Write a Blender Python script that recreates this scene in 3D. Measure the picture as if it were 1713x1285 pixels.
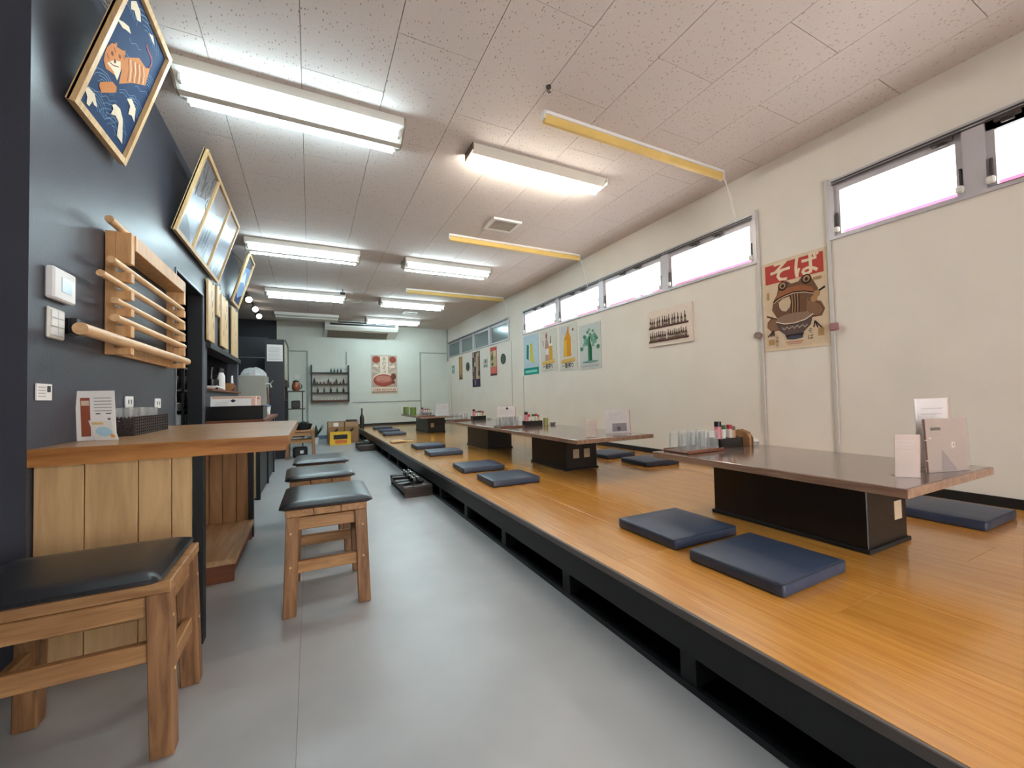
import bpy, bmesh, math, random
from mathutils import Vector, Matrix
random.seed(7)
SC = bpy.context.scene
COL = SC.collection
for o in list(bpy.data.objects):
    bpy.data.objects.remove(o)

# ------------------------------------------------------------------ camera
H = 0.945
YAW, PIT, ROL, FPX = math.radians(26.365), math.radians(1.669), math.radians(-1.338), 680.92
fw = Vector((math.sin(YAW) * math.cos(PIT), math.cos(YAW) * math.cos(PIT), math.sin(PIT)))
r0 = Vector((math.cos(YAW), -math.sin(YAW), 0))
u0 = r0.cross(fw)
rt = r0 * math.cos(ROL) + u0 * math.sin(ROL)
up = -r0 * math.sin(ROL) + u0 * math.cos(ROL)
cam_d = bpy.data.cameras.new('camera')
cam = bpy.data.objects.new('camera', cam_d)
COL.objects.link(cam)
m = Matrix.Identity(4)
for i in range(3):
    m[i][0], m[i][1], m[i][2] = rt[i], up[i], -fw[i]
m[2][3] = H
cam.matrix_world = m
cam_d.sensor_fit = 'HORIZONTAL'
cam_d.sensor_width = 36.0
cam_d.lens = FPX / 1713 * 36.0
cam_d.clip_start = 0.02
SC.camera = cam

# ------------------------------------------------------------------ world, exposure
def lin(c):
    r = []
    for v in c:
        v = v / 255.0
        r.append(v / 12.92 if v <= .04045 else ((v + .055) / 1.055) ** 2.4)
    return tuple(r)
W = bpy.data.worlds.new('hazy_daylight')
SC.world = W
W.use_nodes = True
bg = W.node_tree.nodes['Background']
bg.inputs[0].default_value = (1.0, 0.955, 0.94, 1)
bg.inputs[1].default_value = 4.2
vs = SC.view_settings
vs.view_transform = 'Standard'
vs.look = 'None'
vs.exposure = 1.57
vs.gamma = 1.0
vs.use_curve_mapping = False
TUBE_COOL, TUBE_WARM = 16.0, 26.0

# ------------------------------------------------------------------ materials
MATS = {}
def newmat(name):
    mt = bpy.data.materials.new(name)
    mt.use_nodes = True
    nt = mt.node_tree
    return mt, nt, nt.nodes['Principled BSDF']

def plain(name, c, rough=.5, metal=0.0, var=.06, scale=8.0, bump=0.0, bscale=60.0, spec=.5, coat=0.0):
    """base colour with a faint procedural mottling"""
    if name in MATS: return MATS[name]
    mt, nt, b = newmat(name)
    N, L = nt.nodes, nt.links
    col = lin(c)
    tc = N.new('ShaderNodeTexCoord')
    nz = N.new('ShaderNodeTexNoise'); nz.inputs['Scale'].default_value = scale; nz.inputs['Detail'].default_value = 4
    L.new(tc.outputs['Object'], nz.inputs['Vector'])
    rp = N.new('ShaderNodeValToRGB')
    rp.color_ramp.elements[0].position = .3; rp.color_ramp.elements[1].position = .7
    rp.color_ramp.elements[0].color = tuple(v * (1 - var) for v in col) + (1,)
    rp.color_ramp.elements[1].color = tuple(min(1, v * (1 + var)) for v in col) + (1,)
    L.new(nz.outputs['Fac'], rp.inputs[0]); L.new(rp.outputs[0], b.inputs['Base Color'])
    b.inputs['Roughness'].default_value = rough; b.inputs['Metallic'].default_value = metal
    b.inputs['Specular IOR Level'].default_value = spec
    b.inputs['Coat Weight'].default_value = coat
    if bump:
        n2 = N.new('ShaderNodeTexNoise'); n2.inputs['Scale'].default_value = bscale; n2.inputs['Detail'].default_value = 3
        L.new(tc.outputs['Object'], n2.inputs['Vector'])
        bp = N.new('ShaderNodeBump'); bp.inputs['Strength'].default_value = bump; bp.inputs['Distance'].default_value = .004
        L.new(n2.outputs['Fac'], bp.inputs['Height']); L.new(bp.outputs['Normal'], b.inputs['Normal'])
    MATS[name] = mt
    return mt

def wood(name, c1, c2, axis='x', scale=14.0, stretch=.06, rough=.5, knots=.0, rnd=.12, coat=0.0, spec=.5):
    """grain stretched along one axis; every object gets its own offset and tint"""
    if name in MATS: return MATS[name]
    mt, nt, b = newmat(name)
    N, L = nt.nodes, nt.links
    tc = N.new('ShaderNodeTexCoord'); oi = N.new('ShaderNodeObjectInfo')
    mp = N.new('ShaderNodeMapping')
    s = [scale] * 3; s['xyz'.index(axis)] = scale * stretch
    mp.inputs['Scale'].default_value = s
    mul = N.new('ShaderNodeVectorMath'); mul.operation = 'SCALE'; mul.inputs[0].default_value = (37, 53, 71)
    L.new(oi.outputs['Random'], mul.inputs['Scale'])
    L.new(mul.outputs[0], mp.inputs['Location'])
    L.new(tc.outputs['Object'], mp.inputs['Vector'])
    nz = N.new('ShaderNodeTexNoise'); nz.inputs['Scale'].default_value = 2.2; nz.inputs['Detail'].default_value = 7; nz.inputs['Roughness'].default_value = .62
    nz.inputs['Distortion'].default_value = .6
    L.new(mp.outputs[0], nz.inputs['Vector'])
    rp = N.new('ShaderNodeValToRGB')
    e = rp.color_ramp.elements
    e[0].position = .33; e[1].position = .66
    e[0].color = lin(c2) + (1,); e[1].color = lin(c1) + (1,)
    L.new(nz.outputs['Fac'], rp.inputs[0])
    hs = N.new('ShaderNodeHueSaturation')
    mr = N.new('ShaderNodeMapRange'); mr.inputs['To Min'].default_value = 1 - rnd; mr.inputs['To Max'].default_value = 1 + rnd
    L.new(oi.outputs['Random'], mr.inputs['Value']); L.new(mr.outputs[0], hs.inputs['Value'])
    L.new(rp.outputs[0], hs.inputs['Color']); L.new(hs.outputs[0], b.inputs['Base Color'])
    b.inputs['Roughness'].default_value = rough
    b.inputs['Coat Weight'].default_value = coat; b.inputs['Coat Roughness'].default_value = .12
    b.inputs['Specular IOR Level'].default_value = spec
    bp = N.new('ShaderNodeBump'); bp.inputs['Strength'].default_value = .12; bp.inputs['Distance'].default_value = .002
    L.new(nz.outputs['Fac'], bp.inputs['Height']); L.new(bp.outputs['Normal'], b.inputs['Normal'])
    MATS[name] = mt
    return mt

def emit(name, c, s):
    if name in MATS: return MATS[name]
    mt, nt, b = newmat(name)
    b.inputs['Base Color'].default_value = (.8, .8, .8, 1)
    b.inputs['Emission Color'].default_value = tuple(c) + (1,)
    b.inputs['Emission Strength'].default_value = s
    MATS[name] = mt
    return mt

def glass(name, tint=(.95, .97, .97), gloss=.1, rough=.02, haze=0.0, frm=.45):
    if name in MATS: return MATS[name]
    mt, nt, b = newmat(name)
    N, L = nt.nodes, nt.links
    out = N['Material Output']
    tr = N.new('ShaderNodeBsdfTransparent'); tr.inputs[0].default_value = tuple(tint) + (1,)
    gl = N.new('ShaderNodeBsdfGlossy'); gl.inputs['Roughness'].default_value = rough
    fr = N.new('ShaderNodeFresnel'); fr.inputs[0].default_value = 1.5
    ad = N.new('ShaderNodeMath'); ad.operation = 'MULTIPLY_ADD'; ad.inputs[1].default_value = frm; ad.inputs[2].default_value = gloss
    L.new(fr.outputs[0], ad.inputs[0])
    mx = N.new('ShaderNodeMixShader')
    L.new(ad.outputs[0], mx.inputs[0]); L.new(tr.outputs[0], mx.inputs[1]); L.new(gl.outputs[0], mx.inputs[2])
    last = mx
    if haze:
        df = N.new('ShaderNodeBsdfDiffuse'); df.inputs[0].default_value = (.85, .87, .86, 1)
        m2 = N.new('ShaderNodeMixShader'); m2.inputs[0].default_value = haze
        L.new(mx.outputs[0], m2.inputs[1]); L.new(df.outputs[0], m2.inputs[2]); last = m2
    L.new(last.outputs[0], out.inputs['Surface'])
    MATS[name] = mt
    return mt

def pc(c, rough=.8):
    """printed colour"""
    return plain('print_%d_%d_%d' % tuple(c), c, rough, var=.05, scale=25, spec=.2)

def tile_mat():
    mt, nt, b = newmat('acoustic_tile')
    N, L = nt.nodes, nt.links
    tc = N.new('ShaderNodeTexCoord'); oi = N.new('ShaderNodeObjectInfo')
    mul = N.new('ShaderNodeVectorMath'); mul.operation = 'SCALE'; mul.inputs[0].default_value = (31, 17, 5)
    L.new(oi.outputs['Random'], mul.inputs['Scale'])
    add = N.new('ShaderNodeVectorMath'); add.operation = 'ADD'
    L.new(tc.outputs['Object'], add.inputs[0]); L.new(mul.outputs[0], add.inputs[1])
    mp = N.new('ShaderNodeMapping'); mp.inputs['Scale'].default_value = (62, 27, 1)
    L.new(add.outputs[0], mp.inputs['Vector'])
    vo = N.new('ShaderNodeTexVoronoi'); vo.inputs['Scale'].default_value = 1.0
    vo.voronoi_dimensions = '2D'
    L.new(mp.outputs[0], vo.inputs['Vector'])
    nz = N.new('ShaderNodeTexNoise'); nz.inputs['Scale'].default_value = 30; nz.inputs['Detail'].default_value = 3
    L.new(add.outputs[0], nz.inputs['Vector'])
    # threshold varies so only some cells carry a fissure
    sep = N.new('ShaderNodeSeparateColor'); L.new(vo.outputs['Color'], sep.inputs[0])
    th = N.new('ShaderNodeMapRange'); th.inputs['From Min'].default_value = .45; th.inputs['From Max'].default_value = 1
    th.inputs['To Min'].default_value = 0.0; th.inputs['To Max'].default_value = .19
    L.new(sep.outputs[0], th.inputs['Value'])
    lt = N.new('ShaderNodeMath'); lt.operation = 'LESS_THAN'
    L.new(vo.outputs['Distance'], lt.inputs[0]); L.new(th.outputs[0], lt.inputs[1])
    mx = N.new('ShaderNodeMix'); mx.data_type = 'RGBA'
    base = lin((206, 197, 193)); dark = lin((150, 137, 131))
    mx.inputs[6].default_value = base + (1,); mx.inputs[7].default_value = dark + (1,)
    L.new(lt.outputs[0], mx.inputs[0]); L.new(mx.outputs[2], b.inputs['Base Color'])
    b.inputs['Roughness'].default_value = .9; b.inputs['Specular IOR Level'].default_value = .2
    inv = N.new('ShaderNodeMath'); inv.operation = 'MULTIPLY'; inv.inputs[1].default_value = -1
    L.new(lt.outputs[0], inv.inputs[0])
    bp = N.new('ShaderNodeBump'); bp.inputs['Strength'].default_value = .3; bp.inputs['Distance'].default_value = .003
    L.new(inv.outputs[0], bp.inputs['Height']); L.new(bp.outputs['Normal'], b.inputs['Normal'])
    return mt

M_tile = tile_mat()
M_seam = plain('ceiling_backing', (92, 80, 74), .9)
M_cream = plain('cream_wall_paint', (222, 215, 204), .75, var=.03, scale=2.5, bump=.05, bscale=180)
M_back = plain('back_wall_paint', (200, 203, 194), .7, var=.03, scale=2.5, bump=.05, bscale=180)
M_slate = plain('slate_wall_paint', (61, 64, 75), .42, var=.09, scale=3.0, bump=.16, bscale=70)
M_slate2 = plain('slate_wall_paint_rough', (61, 64, 75), .5, var=.06, scale=3.0, bump=.1, bscale=70)
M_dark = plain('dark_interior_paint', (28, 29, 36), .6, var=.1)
M_black = plain('black_painted_wood', (14, 15, 18), .5, var=.15, scale=12)
M_blackgloss = plain('black_lacquer', (11, 11, 13), .3, var=.1)
M_floor = plain('vinyl_floor', (166, 168, 170), .34, var=.07, scale=3.5, bump=.04, bscale=90)
M_plat = wood('platform_flooring', (208, 148, 68), (186, 124, 50), 'y', 22, .05, .22, rnd=.06, coat=.5)
M_edge = plain('platform_edge_strip', (96, 86, 80), .4, var=.1)
M_stool = wood('stool_wood', (158, 115, 76), (100, 67, 41), 'z', 18, .1, .5, rnd=.1)
M_stoolx = wood('stool_wood_rail', (182, 138, 92), (136, 94, 56), 'x', 18, .1, .5, rnd=.1)
M_stooly = wood('stool_wood_rail_cross', (182, 138, 92), (136, 94, 56), 'y', 18, .1, .5, rnd=.1)
M_pad = plain('black_leatherette', (34, 35, 39), .32, var=.1, scale=20, bump=.08, bscale=220)
M_cush = plain('navy_cushion_vinyl', (48, 60, 82), .42, var=.08, scale=14, bump=.1, bscale=260)
M_cushside = plain('navy_cushion_side', (34, 38, 50), .5, var=.1, scale=20)
M_slab = wood('counter_slab_wood', (190, 132, 74), (136, 84, 38), 'x', 9, .12, .3, rnd=.04, coat=.25)
M_slabtop = wood('counter_top_wood', (180, 138, 92), (144, 100, 60), 'x', 11, .1, .3, rnd=.1, coat=.25)
M_plank = wood('counter_plank', (206, 172, 124), (178, 142, 98), 'z', 9, .09, .55, rnd=.07)
M_plank2 = wood('counter_plank_warm', (176, 132, 88), (140, 98, 62), 'z', 9, .09, .55, rnd=.06)
M_step = wood('foot_step_wood', (184, 150, 112), (150, 112, 76), 'y', 10, .1, .6, rnd=.03)
M_red = wood('step_end_wood', (128, 74, 44), (96, 50, 28), 'x', 12, .1, .6, rnd=.05)
M_table = wood('table_laminate', (128, 106, 96), (98, 80, 72), 'y', 10, .08, .16, rnd=.03, coat=.5)
M_tedge = wood('table_edge_band', (160, 130, 108), (118, 92, 76), 'y', 16, .1, .35, rnd=.04)
M_tbase = plain('table_base_black', (17, 15, 16), .38, var=.2, scale=9)
M_frame = wood('pale_frame_wood', (222, 190, 140), (196, 160, 110), 'z', 20, .1, .5, rnd=.05)
M_rackw = wood('rack_wood', (214, 170, 118), (184, 136, 86), 'z', 14, .12, .5, rnd=.06)
M_pin = wood('rolling_pin_wood', (222, 186, 142), (196, 154, 108), 'y', 16, .1, .45, rnd=.1)
M_alu = plain('aluminium_frame', (186, 182, 186), .4, .25, var=.03)
M_aludark = plain('dark_track_metal', (70, 64, 62), .45, .4, var=.1)
M_white = plain('white_plastic', (232, 232, 232), .4, var=.02)
M_offwhite = plain('off_white_enamel', (216, 214, 206), .45, var=.03)
M_conduit = plain('conduit_grey', (190, 186, 180), .4, var=.04)
M_paper = plain('white_paper', (232, 230, 228), .7, var=.03)
M_yellow = plain('yellow_sleeve', (222, 190, 112), .5, var=.05)
M_tube = emit('fluorescent_cool', (.70, .92, 1.0), TUBE_COOL)
M_tubew = emit('fluorescent_warm', (1.0, .93, .80), TUBE_WARM)
M_spot = emit('spot_lamp_face', (1.0, .93, .82), 9.0)
M_off = plain('tube_unlit', (214, 214, 208), .3, var=.02)
M_pane = glass('window_glass', (.96, .97, .97), .03)
M_panedark = glass('figured_window_glass', (.62, .74, .74), .06, .15, .12)
M_clear = glass('clear_glassware', (.99, .995, .995), .0, .04, .09, frm=.25)
M_acryl = glass('clear_acrylic', (.98, .98, .985), .0, .05, .02, frm=.2)
M_picglass = glass('picture_glass', (.97, .97, .98), .0, .25, frm=.13)
M_steel = plain('brushed_steel', (170, 170, 164), .35, .85, var=.08, scale=30)
M_steelp = plain('grey_enamel_cabinet', (150, 149, 140), .42, .2, var=.05)
M_plastic_wrap = glass('clear_plastic_wrap', (.9, .92, .96), .2, .2, .45)
M_card = plain('brown_cardboard', (150, 112, 76), .8, var=.08)
M_crate = plain('yellow_crate_plastic', (226, 178, 30), .4, var=.06)
M_copper = plain('copper_brown_pot', (128, 72, 46), .35, .2, var=.15)
M_pink = plain('pink_awning', (178, 74, 112), .7, var=.03)
M_leaf = plain('dark_leaf', (38, 58, 46), .5, var=.3, scale=30)

# ------------------------------------------------------------------ mesh helpers
class B:
    def __init__(s): s.bm = bmesh.new()
    def box(s, a, b, bev=0.0, seg=1):
        """axis aligned box between two corners"""
        x0, y0, z0 = a; x1, y1, z1 = b
        vs_ = [s.bm.verts.new(p) for p in ((x0, y0, z0), (x1, y0, z0), (x1, y1, z0), (x0, y1, z0), (x0, y0, z1), (x1, y0, z1), (x1, y1, z1), (x0, y1, z1))]
        fs = [s.bm.faces.new([vs_[i] for i in f]) for f in ((0, 3, 2, 1), (4, 5, 6, 7), (0, 1, 5, 4), (1, 2, 6, 5), (2, 3, 7, 6), (3, 0, 4, 7))]
        if bev:
            es = list({e for f in fs for e in f.edges})
            bmesh.ops.bevel(s.bm, geom=es, offset=bev, segments=seg, affect='EDGES', profile=.5)
        return s
    def cbox(s, c, d, bev=0.0, seg=1):
        return s.box(tuple(c[i] - d[i] / 2 for i in range(3)), tuple(c[i] + d[i] / 2 for i in range(3)), bev, seg)
    def prism(s, pts, vec):
        """polygon (3D points) swept by vec"""
        v = Vector(vec)
        a = [s.bm.verts.new(p) for p in pts]; b = [s.bm.verts.new(Vector(p) + v) for p in pts]
        n = len(pts)
        s.bm.faces.new(a); s.bm.faces.new(b[::-1])
        for i in range(n): s.bm.faces.new((a[i], b[i], b[(i + 1) % n], a[(i + 1) % n]))
        return s
    def tube(s, pts, r, n=10, r2=None, caps=True):
        pts = [Vector(p) for p in pts]; rings = []
        for i, p in enumerate(pts):
            d = (pts[min(i + 1, len(pts) - 1)] - pts[max(i - 1, 0)]).normalized()
            a = d.orthogonal().normalized() if abs(d.z) < .9 else Vector((1, 0, 0)) - d * d.x
            a.normalize(); b = d.cross(a)
            rr = r if r2 is None else r + (r2 - r) * i / (len(pts) - 1)
            rings.append([s.bm.verts.new(p + a * rr * math.cos(2 * math.pi * k / n) + b * rr * math.sin(2 * math.pi * k / n)) for k in range(n)])
        for i in range(len(rings) - 1):
            for k in range(n):
                s.bm.faces.new((rings[i][k], rings[i][(k + 1) % n], rings[i + 1][(k + 1) % n], rings[i + 1][k]))
        if caps:
            s.bm.faces.new(rings[0][::-1]); s.bm.faces.new(rings[-1])
        return s
    def lathe(s, c, prof, n=16):
        """profile [(r, z)] turned about the vertical through c"""
        rings = []
        for r, z in prof:
            if r < 1e-5: rings.append([s.bm.verts.new((c[0], c[1], c[2] + z))])
            else: rings.append([s.bm.verts.new((c[0] + r * math.cos(2 * math.pi * k / n), c[1] + r * math.sin(2 * math.pi * k / n), c[2] + z)) for k in range(n)])
        for a, b in zip(rings, rings[1:]):
            for k in range(n):
                q = [a[k % len(a)], a[(k + 1) % len(a)], b[(k + 1) % len(b)], b[k % len(b)]]
                q = list(dict.fromkeys(q))
                if len(q) > 2: s.bm.faces.new(q)
        return s
    def disc(s, c, r, axis, th, n=20, sy=1.0):
        ax = Vector(axis); a = ax.orthogonal().normalized(); b = ax.cross(a)
        return s.prism([Vector(c) + a * r * math.cos(2 * math.pi * k / n) + b * r * sy * math.sin(2 * math.pi * k / n) for k in range(n)], ax * th)

OFF = {}
def ORD_(k): return ('first', 'second', 'third', 'fourth', 'fifth', 'sixth', 'seventh', 'eighth', 'ninth', 'tenth')[k]
def new(name, bld, mat, parent=None, smooth=False, origin=None):
    """turn the builder (world coordinates) into an object; under a parent it is stored relative to the parent's origin"""
    bm = bld.bm
    bmesh.ops.recalc_face_normals(bm, faces=bm.faces)
    if parent is not None: org = OFF[parent.name]
    elif origin is not None: org = Vector(origin)
    else:
        lo = [min(v.co[i] for v in bm.verts) for i in range(3)]; hi = [max(v.co[i] for v in bm.verts) for i in range(3)]
        org = Vector(((lo[0] + hi[0]) / 2, (lo[1] + hi[1]) / 2, lo[2]))
    for v in bm.verts: v.co -= org
    me = bpy.data.meshes.new(name); bm.to_mesh(me); bm.free()
    ms = mat if isinstance(mat, (list, tuple)) else [mat]
    for x in ms: me.materials.append(x)
    if smooth:
        me.polygons.foreach_set('use_smooth', [True] * len(me.polygons))
        me.set_sharp_from_angle(angle=math.radians(40))
    o = bpy.data.objects.new(name, me); COL.objects.link(o)
    if parent is not None: o.parent = parent
    else: o.location = org
    OFF[o.name] = org
    return o
def tag(o, label, cat, group=None, kind=None):
    o['label'] = label; o['category'] = cat
    if group: o['group'] = group
    if kind: o['kind'] = kind
    return o
def thing(name, loc, label, cat, group=None, kind=None):
    o = bpy.data.objects.new(name, None); COL.objects.link(o)
    o.location = loc; o.empty_display_size = .1
    OFF[o.name] = Vector(loc)
    return tag(o, label, cat, group, kind)
def copy_tree(o, parent=None):
    c = o.copy(); COL.objects.link(c); c.parent = parent
    OFF[c.name] = OFF[o.name].copy()
    for ch in list(o.children): copy_tree(ch, c)
    return c
def place(o, loc, rz=0.0):
    o.location = loc; o.rotation_euler = (0, 0, rz)

# ---- flat print: polygons and lettering on a sheet
_tc = bpy.data.curves.new('lettering', 'FONT'); _tc.align_x = 'CENTER'; _tc.align_y = 'CENTER'; _tc.resolution_u = 2
_to = bpy.data.objects.new('lettering', _tc)
_glyph = {}
def glyphs(txt, bold=0.0):
    key = (txt, bold)
    if key not in _glyph:
        COL.objects.link(_to); _tc.body = txt; _tc.size = 1.0; _tc.offset = bold
        me = bpy.data.meshes.new_from_object(_to)
        _glyph[key] = ([tuple(v.co[:2]) for v in me.vertices], [tuple(p.vertices) for p in me.polygons])
        bpy.data.meshes.remove(me); COL.objects.unlink(_to)
    return _glyph[key]

class Sheet:
    """a flat sheet: O = lower-left corner, U,V = edge vectors as seen from the front; print drawn in metres from O"""
    def __init__(s, name, label, cat, O, U, V, th=.004, mat=None, group=None, clear=.002):
        s.O, s.U, s.V = Vector(O), Vector(U), Vector(V)
        s.w, s.h = s.U.length, s.V.length
        s.u, s.v = s.U / s.w, s.V / s.h
        s.n = s.u.cross(s.v)
        s.O = s.O + s.n * clear
        s.th = th
        s.root = thing(name, s.O + s.U / 2, label, cat, group)
        b = B(); b.prism([s.O, s.O + s.U, s.O + s.U + s.V, s.O + s.V], s.n * th)
        s.sheet = new('sheet', b, mat or M_paper, s.root)
        s.bm = bmesh.new(); s.mats = []; s.lay = 0
    def mi(s, c):
        k = tuple(c)
        if k not in s.mats: s.mats.append(k)
        return s.mats.index(k)
    def pt(s, a, b): return s.O + s.u * a * s.w + s.v * b * s.h + s.n * (s.th + .0004 + .00008 * s.lay)
    def poly(s, pts, c):
        f = s.bm.faces.new([s.bm.verts.new(s.pt(a, b)) for a, b in pts]); f.material_index = s.mi(c); s.lay += 1
    def rect(s, a0, b0, a1, b1, c): s.poly([(a0, b0), (a1, b0), (a1, b1), (a0, b1)], c)
    def ell(s, a, b, ra, rb, c, n=18, t0=0.0, t1=6.2832):
        s.poly([(a + ra * math.cos(t0 + (t1 - t0) * k / n), b + rb * math.sin(t0 + (t1 - t0) * k / n)) for k in range(n)], c)
    def stroke(s, pts, wd, c):
        """line of width wd (metres)"""
        P = [Vector((a * s.w, b * s.h)) for a, b in pts]; Lf, Rt = [], []
        for i, p in enumerate(P):
            d = P[min(i + 1, len(P) - 1)] - P[max(i - 1, 0)]
            if d.length < 1e-9: d = Vector((1, 0))
            d.normalize(); q = Vector((-d.y, d.x)) * wd / 2
            Lf.append(p + q); Rt.append(p - q)
        k = s.mi(c)
        for i in range(len(P) - 1):
            f = s.bm.faces.new([s.bm.verts.new(s.pt(x.x / s.w, x.y / s.h)) for x in (Lf[i], Lf[i + 1], Rt[i + 1], Rt[i])]); f.material_index = k
        s.lay += 1
    def text(s, t, a, b, size, c, sx=1.0, bold=0.0):
        vs_, fs = glyphs(t, bold); k = s.mi(c)
        vv = [s.bm.verts.new(s.O + s.u * (a * s.w + x * size * sx) + s.v * (b * s.h + y * size) + s.n * (s.th + .0004 + .00008 * s.lay)) for x, y in vs_]
        for f in fs:
            try: s.bm.faces.new([vv[i] for i in f]).material_index = k
            except ValueError: pass
        s.lay += 1
    def vtext(s, t, a, b, size, c, pitch=1.05):
        for i, ch in enumerate(t): s.text(ch, a, b - i * size * pitch / s.h, size, c)
    def done(s, name='print'):
        if s.bm.faces:
            b = B(); b.bm.free(); b.bm = s.bm
            org = OFF[s.root.name]
            for v in s.bm.verts: v.co -= org
            for f in s.bm.faces:
                f.normal_update()
                if f.normal.dot(s.n) < 0: f.normal_flip()
            me = bpy.data.meshes.new(name); s.bm.to_mesh(me); s.bm.free()
            for c in s.mats: me.materials.append(pc(c))
            o = bpy.data.objects.new(name, me); COL.objects.link(o); o.parent = s.root; OFF[o.name] = org
        return s.root

# ================================================================== SETTING
XL, XR, YB, YF, ZC, ZP, XE = -.867, 3.458, 11.0, -1.7, 2.846, .262, 1.04
XFAR = -2.9
# floor: base slab and vinyl sheets with seams along the room
fl = tag(new('floor', B().box((XFAR, YF, -.12), (XR + .12, YB, -.004)), plain('floor_screed', (96, 98, 100), .8)), 'grey vinyl floor of the aisle between counter and platform', 'floor', kind='structure')
xs = [XFAR, -1.862, -.042, XE + .03]
for a, b in zip(xs, xs[1:]):
    new('vinyl_sheet', B().box((a + .0005, YF, -.004), (b - .0005, YB, 0)), M_floor, fl)
# ceiling
ce = tag(new('ceiling', B().box((XFAR, YF, ZC + .012), (XR + .12, YB, ZC + .1)), M_seam), 'white fissured acoustic tile ceiling', 'ceiling', kind='structure')
base_tile = B().cbox((0, 0, .006), (.4515, .9065, .012)).bm
tile_me = bpy.data.meshes.new('ceiling_tile'); bmesh.ops.recalc_face_normals(base_tile, faces=base_tile.faces); base_tile.to_mesh(tile_me); base_tile.free(); tile_me.materials.append(M_tile)
def ceil_tile(x0, x1, y0, y1):
    if x1 - x0 > .44 and y1 - y0 > .9:
        o = bpy.data.objects.new('ceiling_tile', tile_me); COL.objects.link(o); o.parent = ce
        o.location = Vector(((x0 + x1) / 2, (y0 + y1) / 2, ZC)) - OFF[ce.name]
    elif x1 - x0 > .02 and y1 - y0 > .02:
        o = new('ceiling_tile', B().box((x0 + .002, y0 + .002, ZC), (x1 - .002, y1 - .002, ZC + .012)), M_tile, ce)
for k in range(-6, 8):
    x0 = -.032 + .455 * k; x1 = x0 + .455
    x0, x1 = max(x0, XFAR), min(x1, XR)
    off = 2.545 if k % 2 == 0 else 2.09
    for j in range(-6, 11):
        y0 = off + .91 * j; y1 = y0 + .91
        y0, y1 = max(y0, YF), min(y1, YB)
        if y1 - y0 < .02: continue
        xa, xb = x0, x1
        if xb <= XL and y0 > 1.98 and y1 < 6.5: continue       # above the kitchen block
        ceil_tile(xa, xb, y0, y1)

# right wall with the openings of three window bands
WZ0, WZ1 = 2.035, 2.475
WIN = [(-.70, 1.615), (2.155, 6.46), (7.03, 10.93)]
bw = B()
bw.box((XR, YF - .12, -.12), (XR + .12, YB + .12, WZ0)); bw.box((XR, YF - .12, WZ1), (XR + .12, YB + .12, ZC + .1))
ys = [YF - .12] + [v for w in WIN for v in w] + [YB + .12]
for i in range(0, len(ys), 2): bw.box((XR, ys[i], WZ0), (XR + .12, ys[i + 1], WZ1))
tag(new('wall_right', bw, M_cream), 'cream painted wall with high windows along the platform', 'wall', kind='structure')
# back wall
bb_ = B().box((-.70, YB, -.12), (XR, YB + .12, ZC + .1))
wb = tag(new('wall_back', bb_, M_back), 'pale greenish back wall behind the crates', 'wall', kind='structure')
tag(new('wall_back', B().box((XFAR, YB - .02, -.12), (-.70, YB + .12, ZC + .1)), M_dark), 'dark painted back wall section behind the black cabinet', 'wall', kind='structure')
FX0, FX1, FZ0, FZ1 = .3, 2.3, .30, 2.15  # unseen glazed opening, added to bring daylight onto the near end
wf = B().box((XFAR, YF - .12, -.12), (XR, YF, FZ0)).box((XFAR, YF - .12, FZ1), (XR, YF, ZC + .1)).box((XFAR, YF - .12, FZ0), (FX0, YF, FZ1)).box((FX1, YF - .12, FZ0), (XR, YF, FZ1))
tag(new('wall_front', wf, M_cream), 'cream front wall with unseen glazing added for daylight behind the viewer', 'wall', kind='structure')
w4 = thing('window_4', ((FX0 + FX1) / 2, YF, FZ0), 'wide unseen glazing added for daylight behind the viewer', 'window', kind='structure')
for k in range(6):
    xx = FX0 + (FX1 - FX0 - .06) * k / 5
    new('mullion', B().box((xx, YF - .09, FZ0 + .001), (xx + .06, YF - .03, FZ1 - .001)), M_alu, w4)
    if k < 5: new('pane', B().box((xx + .06, YF - .062, FZ0 + .001), (xx + (FX1 - FX0 - .06) / 5, YF - .058, FZ1 - .001)), M_pane, w4)
tag(new('wall_side', B().box((XFAR - .12, YF, -.12), (XFAR, YB, ZC + .1)), M_slate2), 'dark outer wall of the kitchen side', 'wall', kind='structure')
# left slate wall with doorway and serving hatch; its end faces the viewer
T = .11
DY0, DY1, DZ = 3.68, 4.53, 1.925
PY0, PY1, PZ0, PZ1 = 4.68, 6.45, 1.06, 1.46
wl = B()
wl.box((XL - T, 1.98, 0), (XL, DY0, ZC)); wl.box((XL - T, DY0, DZ), (XL, DY1, ZC)); wl.box((XL - T, DY1, 0), (XL, PY0, ZC))
wl.box((XL - T, PY0, 0), (XL, PY1, PZ0)); wl.box((XL - T, PY0, PZ1), (XL, PY1, ZC)); wl.box((XL - T, PY1, 0), (XL, 6.55, ZC))
tag(new('wall_left', wl, M_slate), 'slate blue wall with doorway and serving hatch', 'wall', kind='structure')
tag(new('wall_near', B().box((XFAR, 1.99, 0), (XL - T, 2.1, ZC)), M_slate2), 'slate wall end face beside the counter at the left edge', 'wall', kind='structure')
tag(new('trim_1', B().box((XL - .006, DY0 - .006, 0), (XL + .006, DY0 + .012, DZ + .006)).box((XL - .006, DY0, DZ - .012), (XL + .006, DY1 + .006, DZ + .006)).box((XL - .006, DY1 - .012, 0), (XL + .006, DY1 + .006, DZ)), plain('door_trim_paint', (104, 106, 114), .4)), 'thin grey trim around the kitchen doorway', 'door trim', kind='structure')
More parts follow.
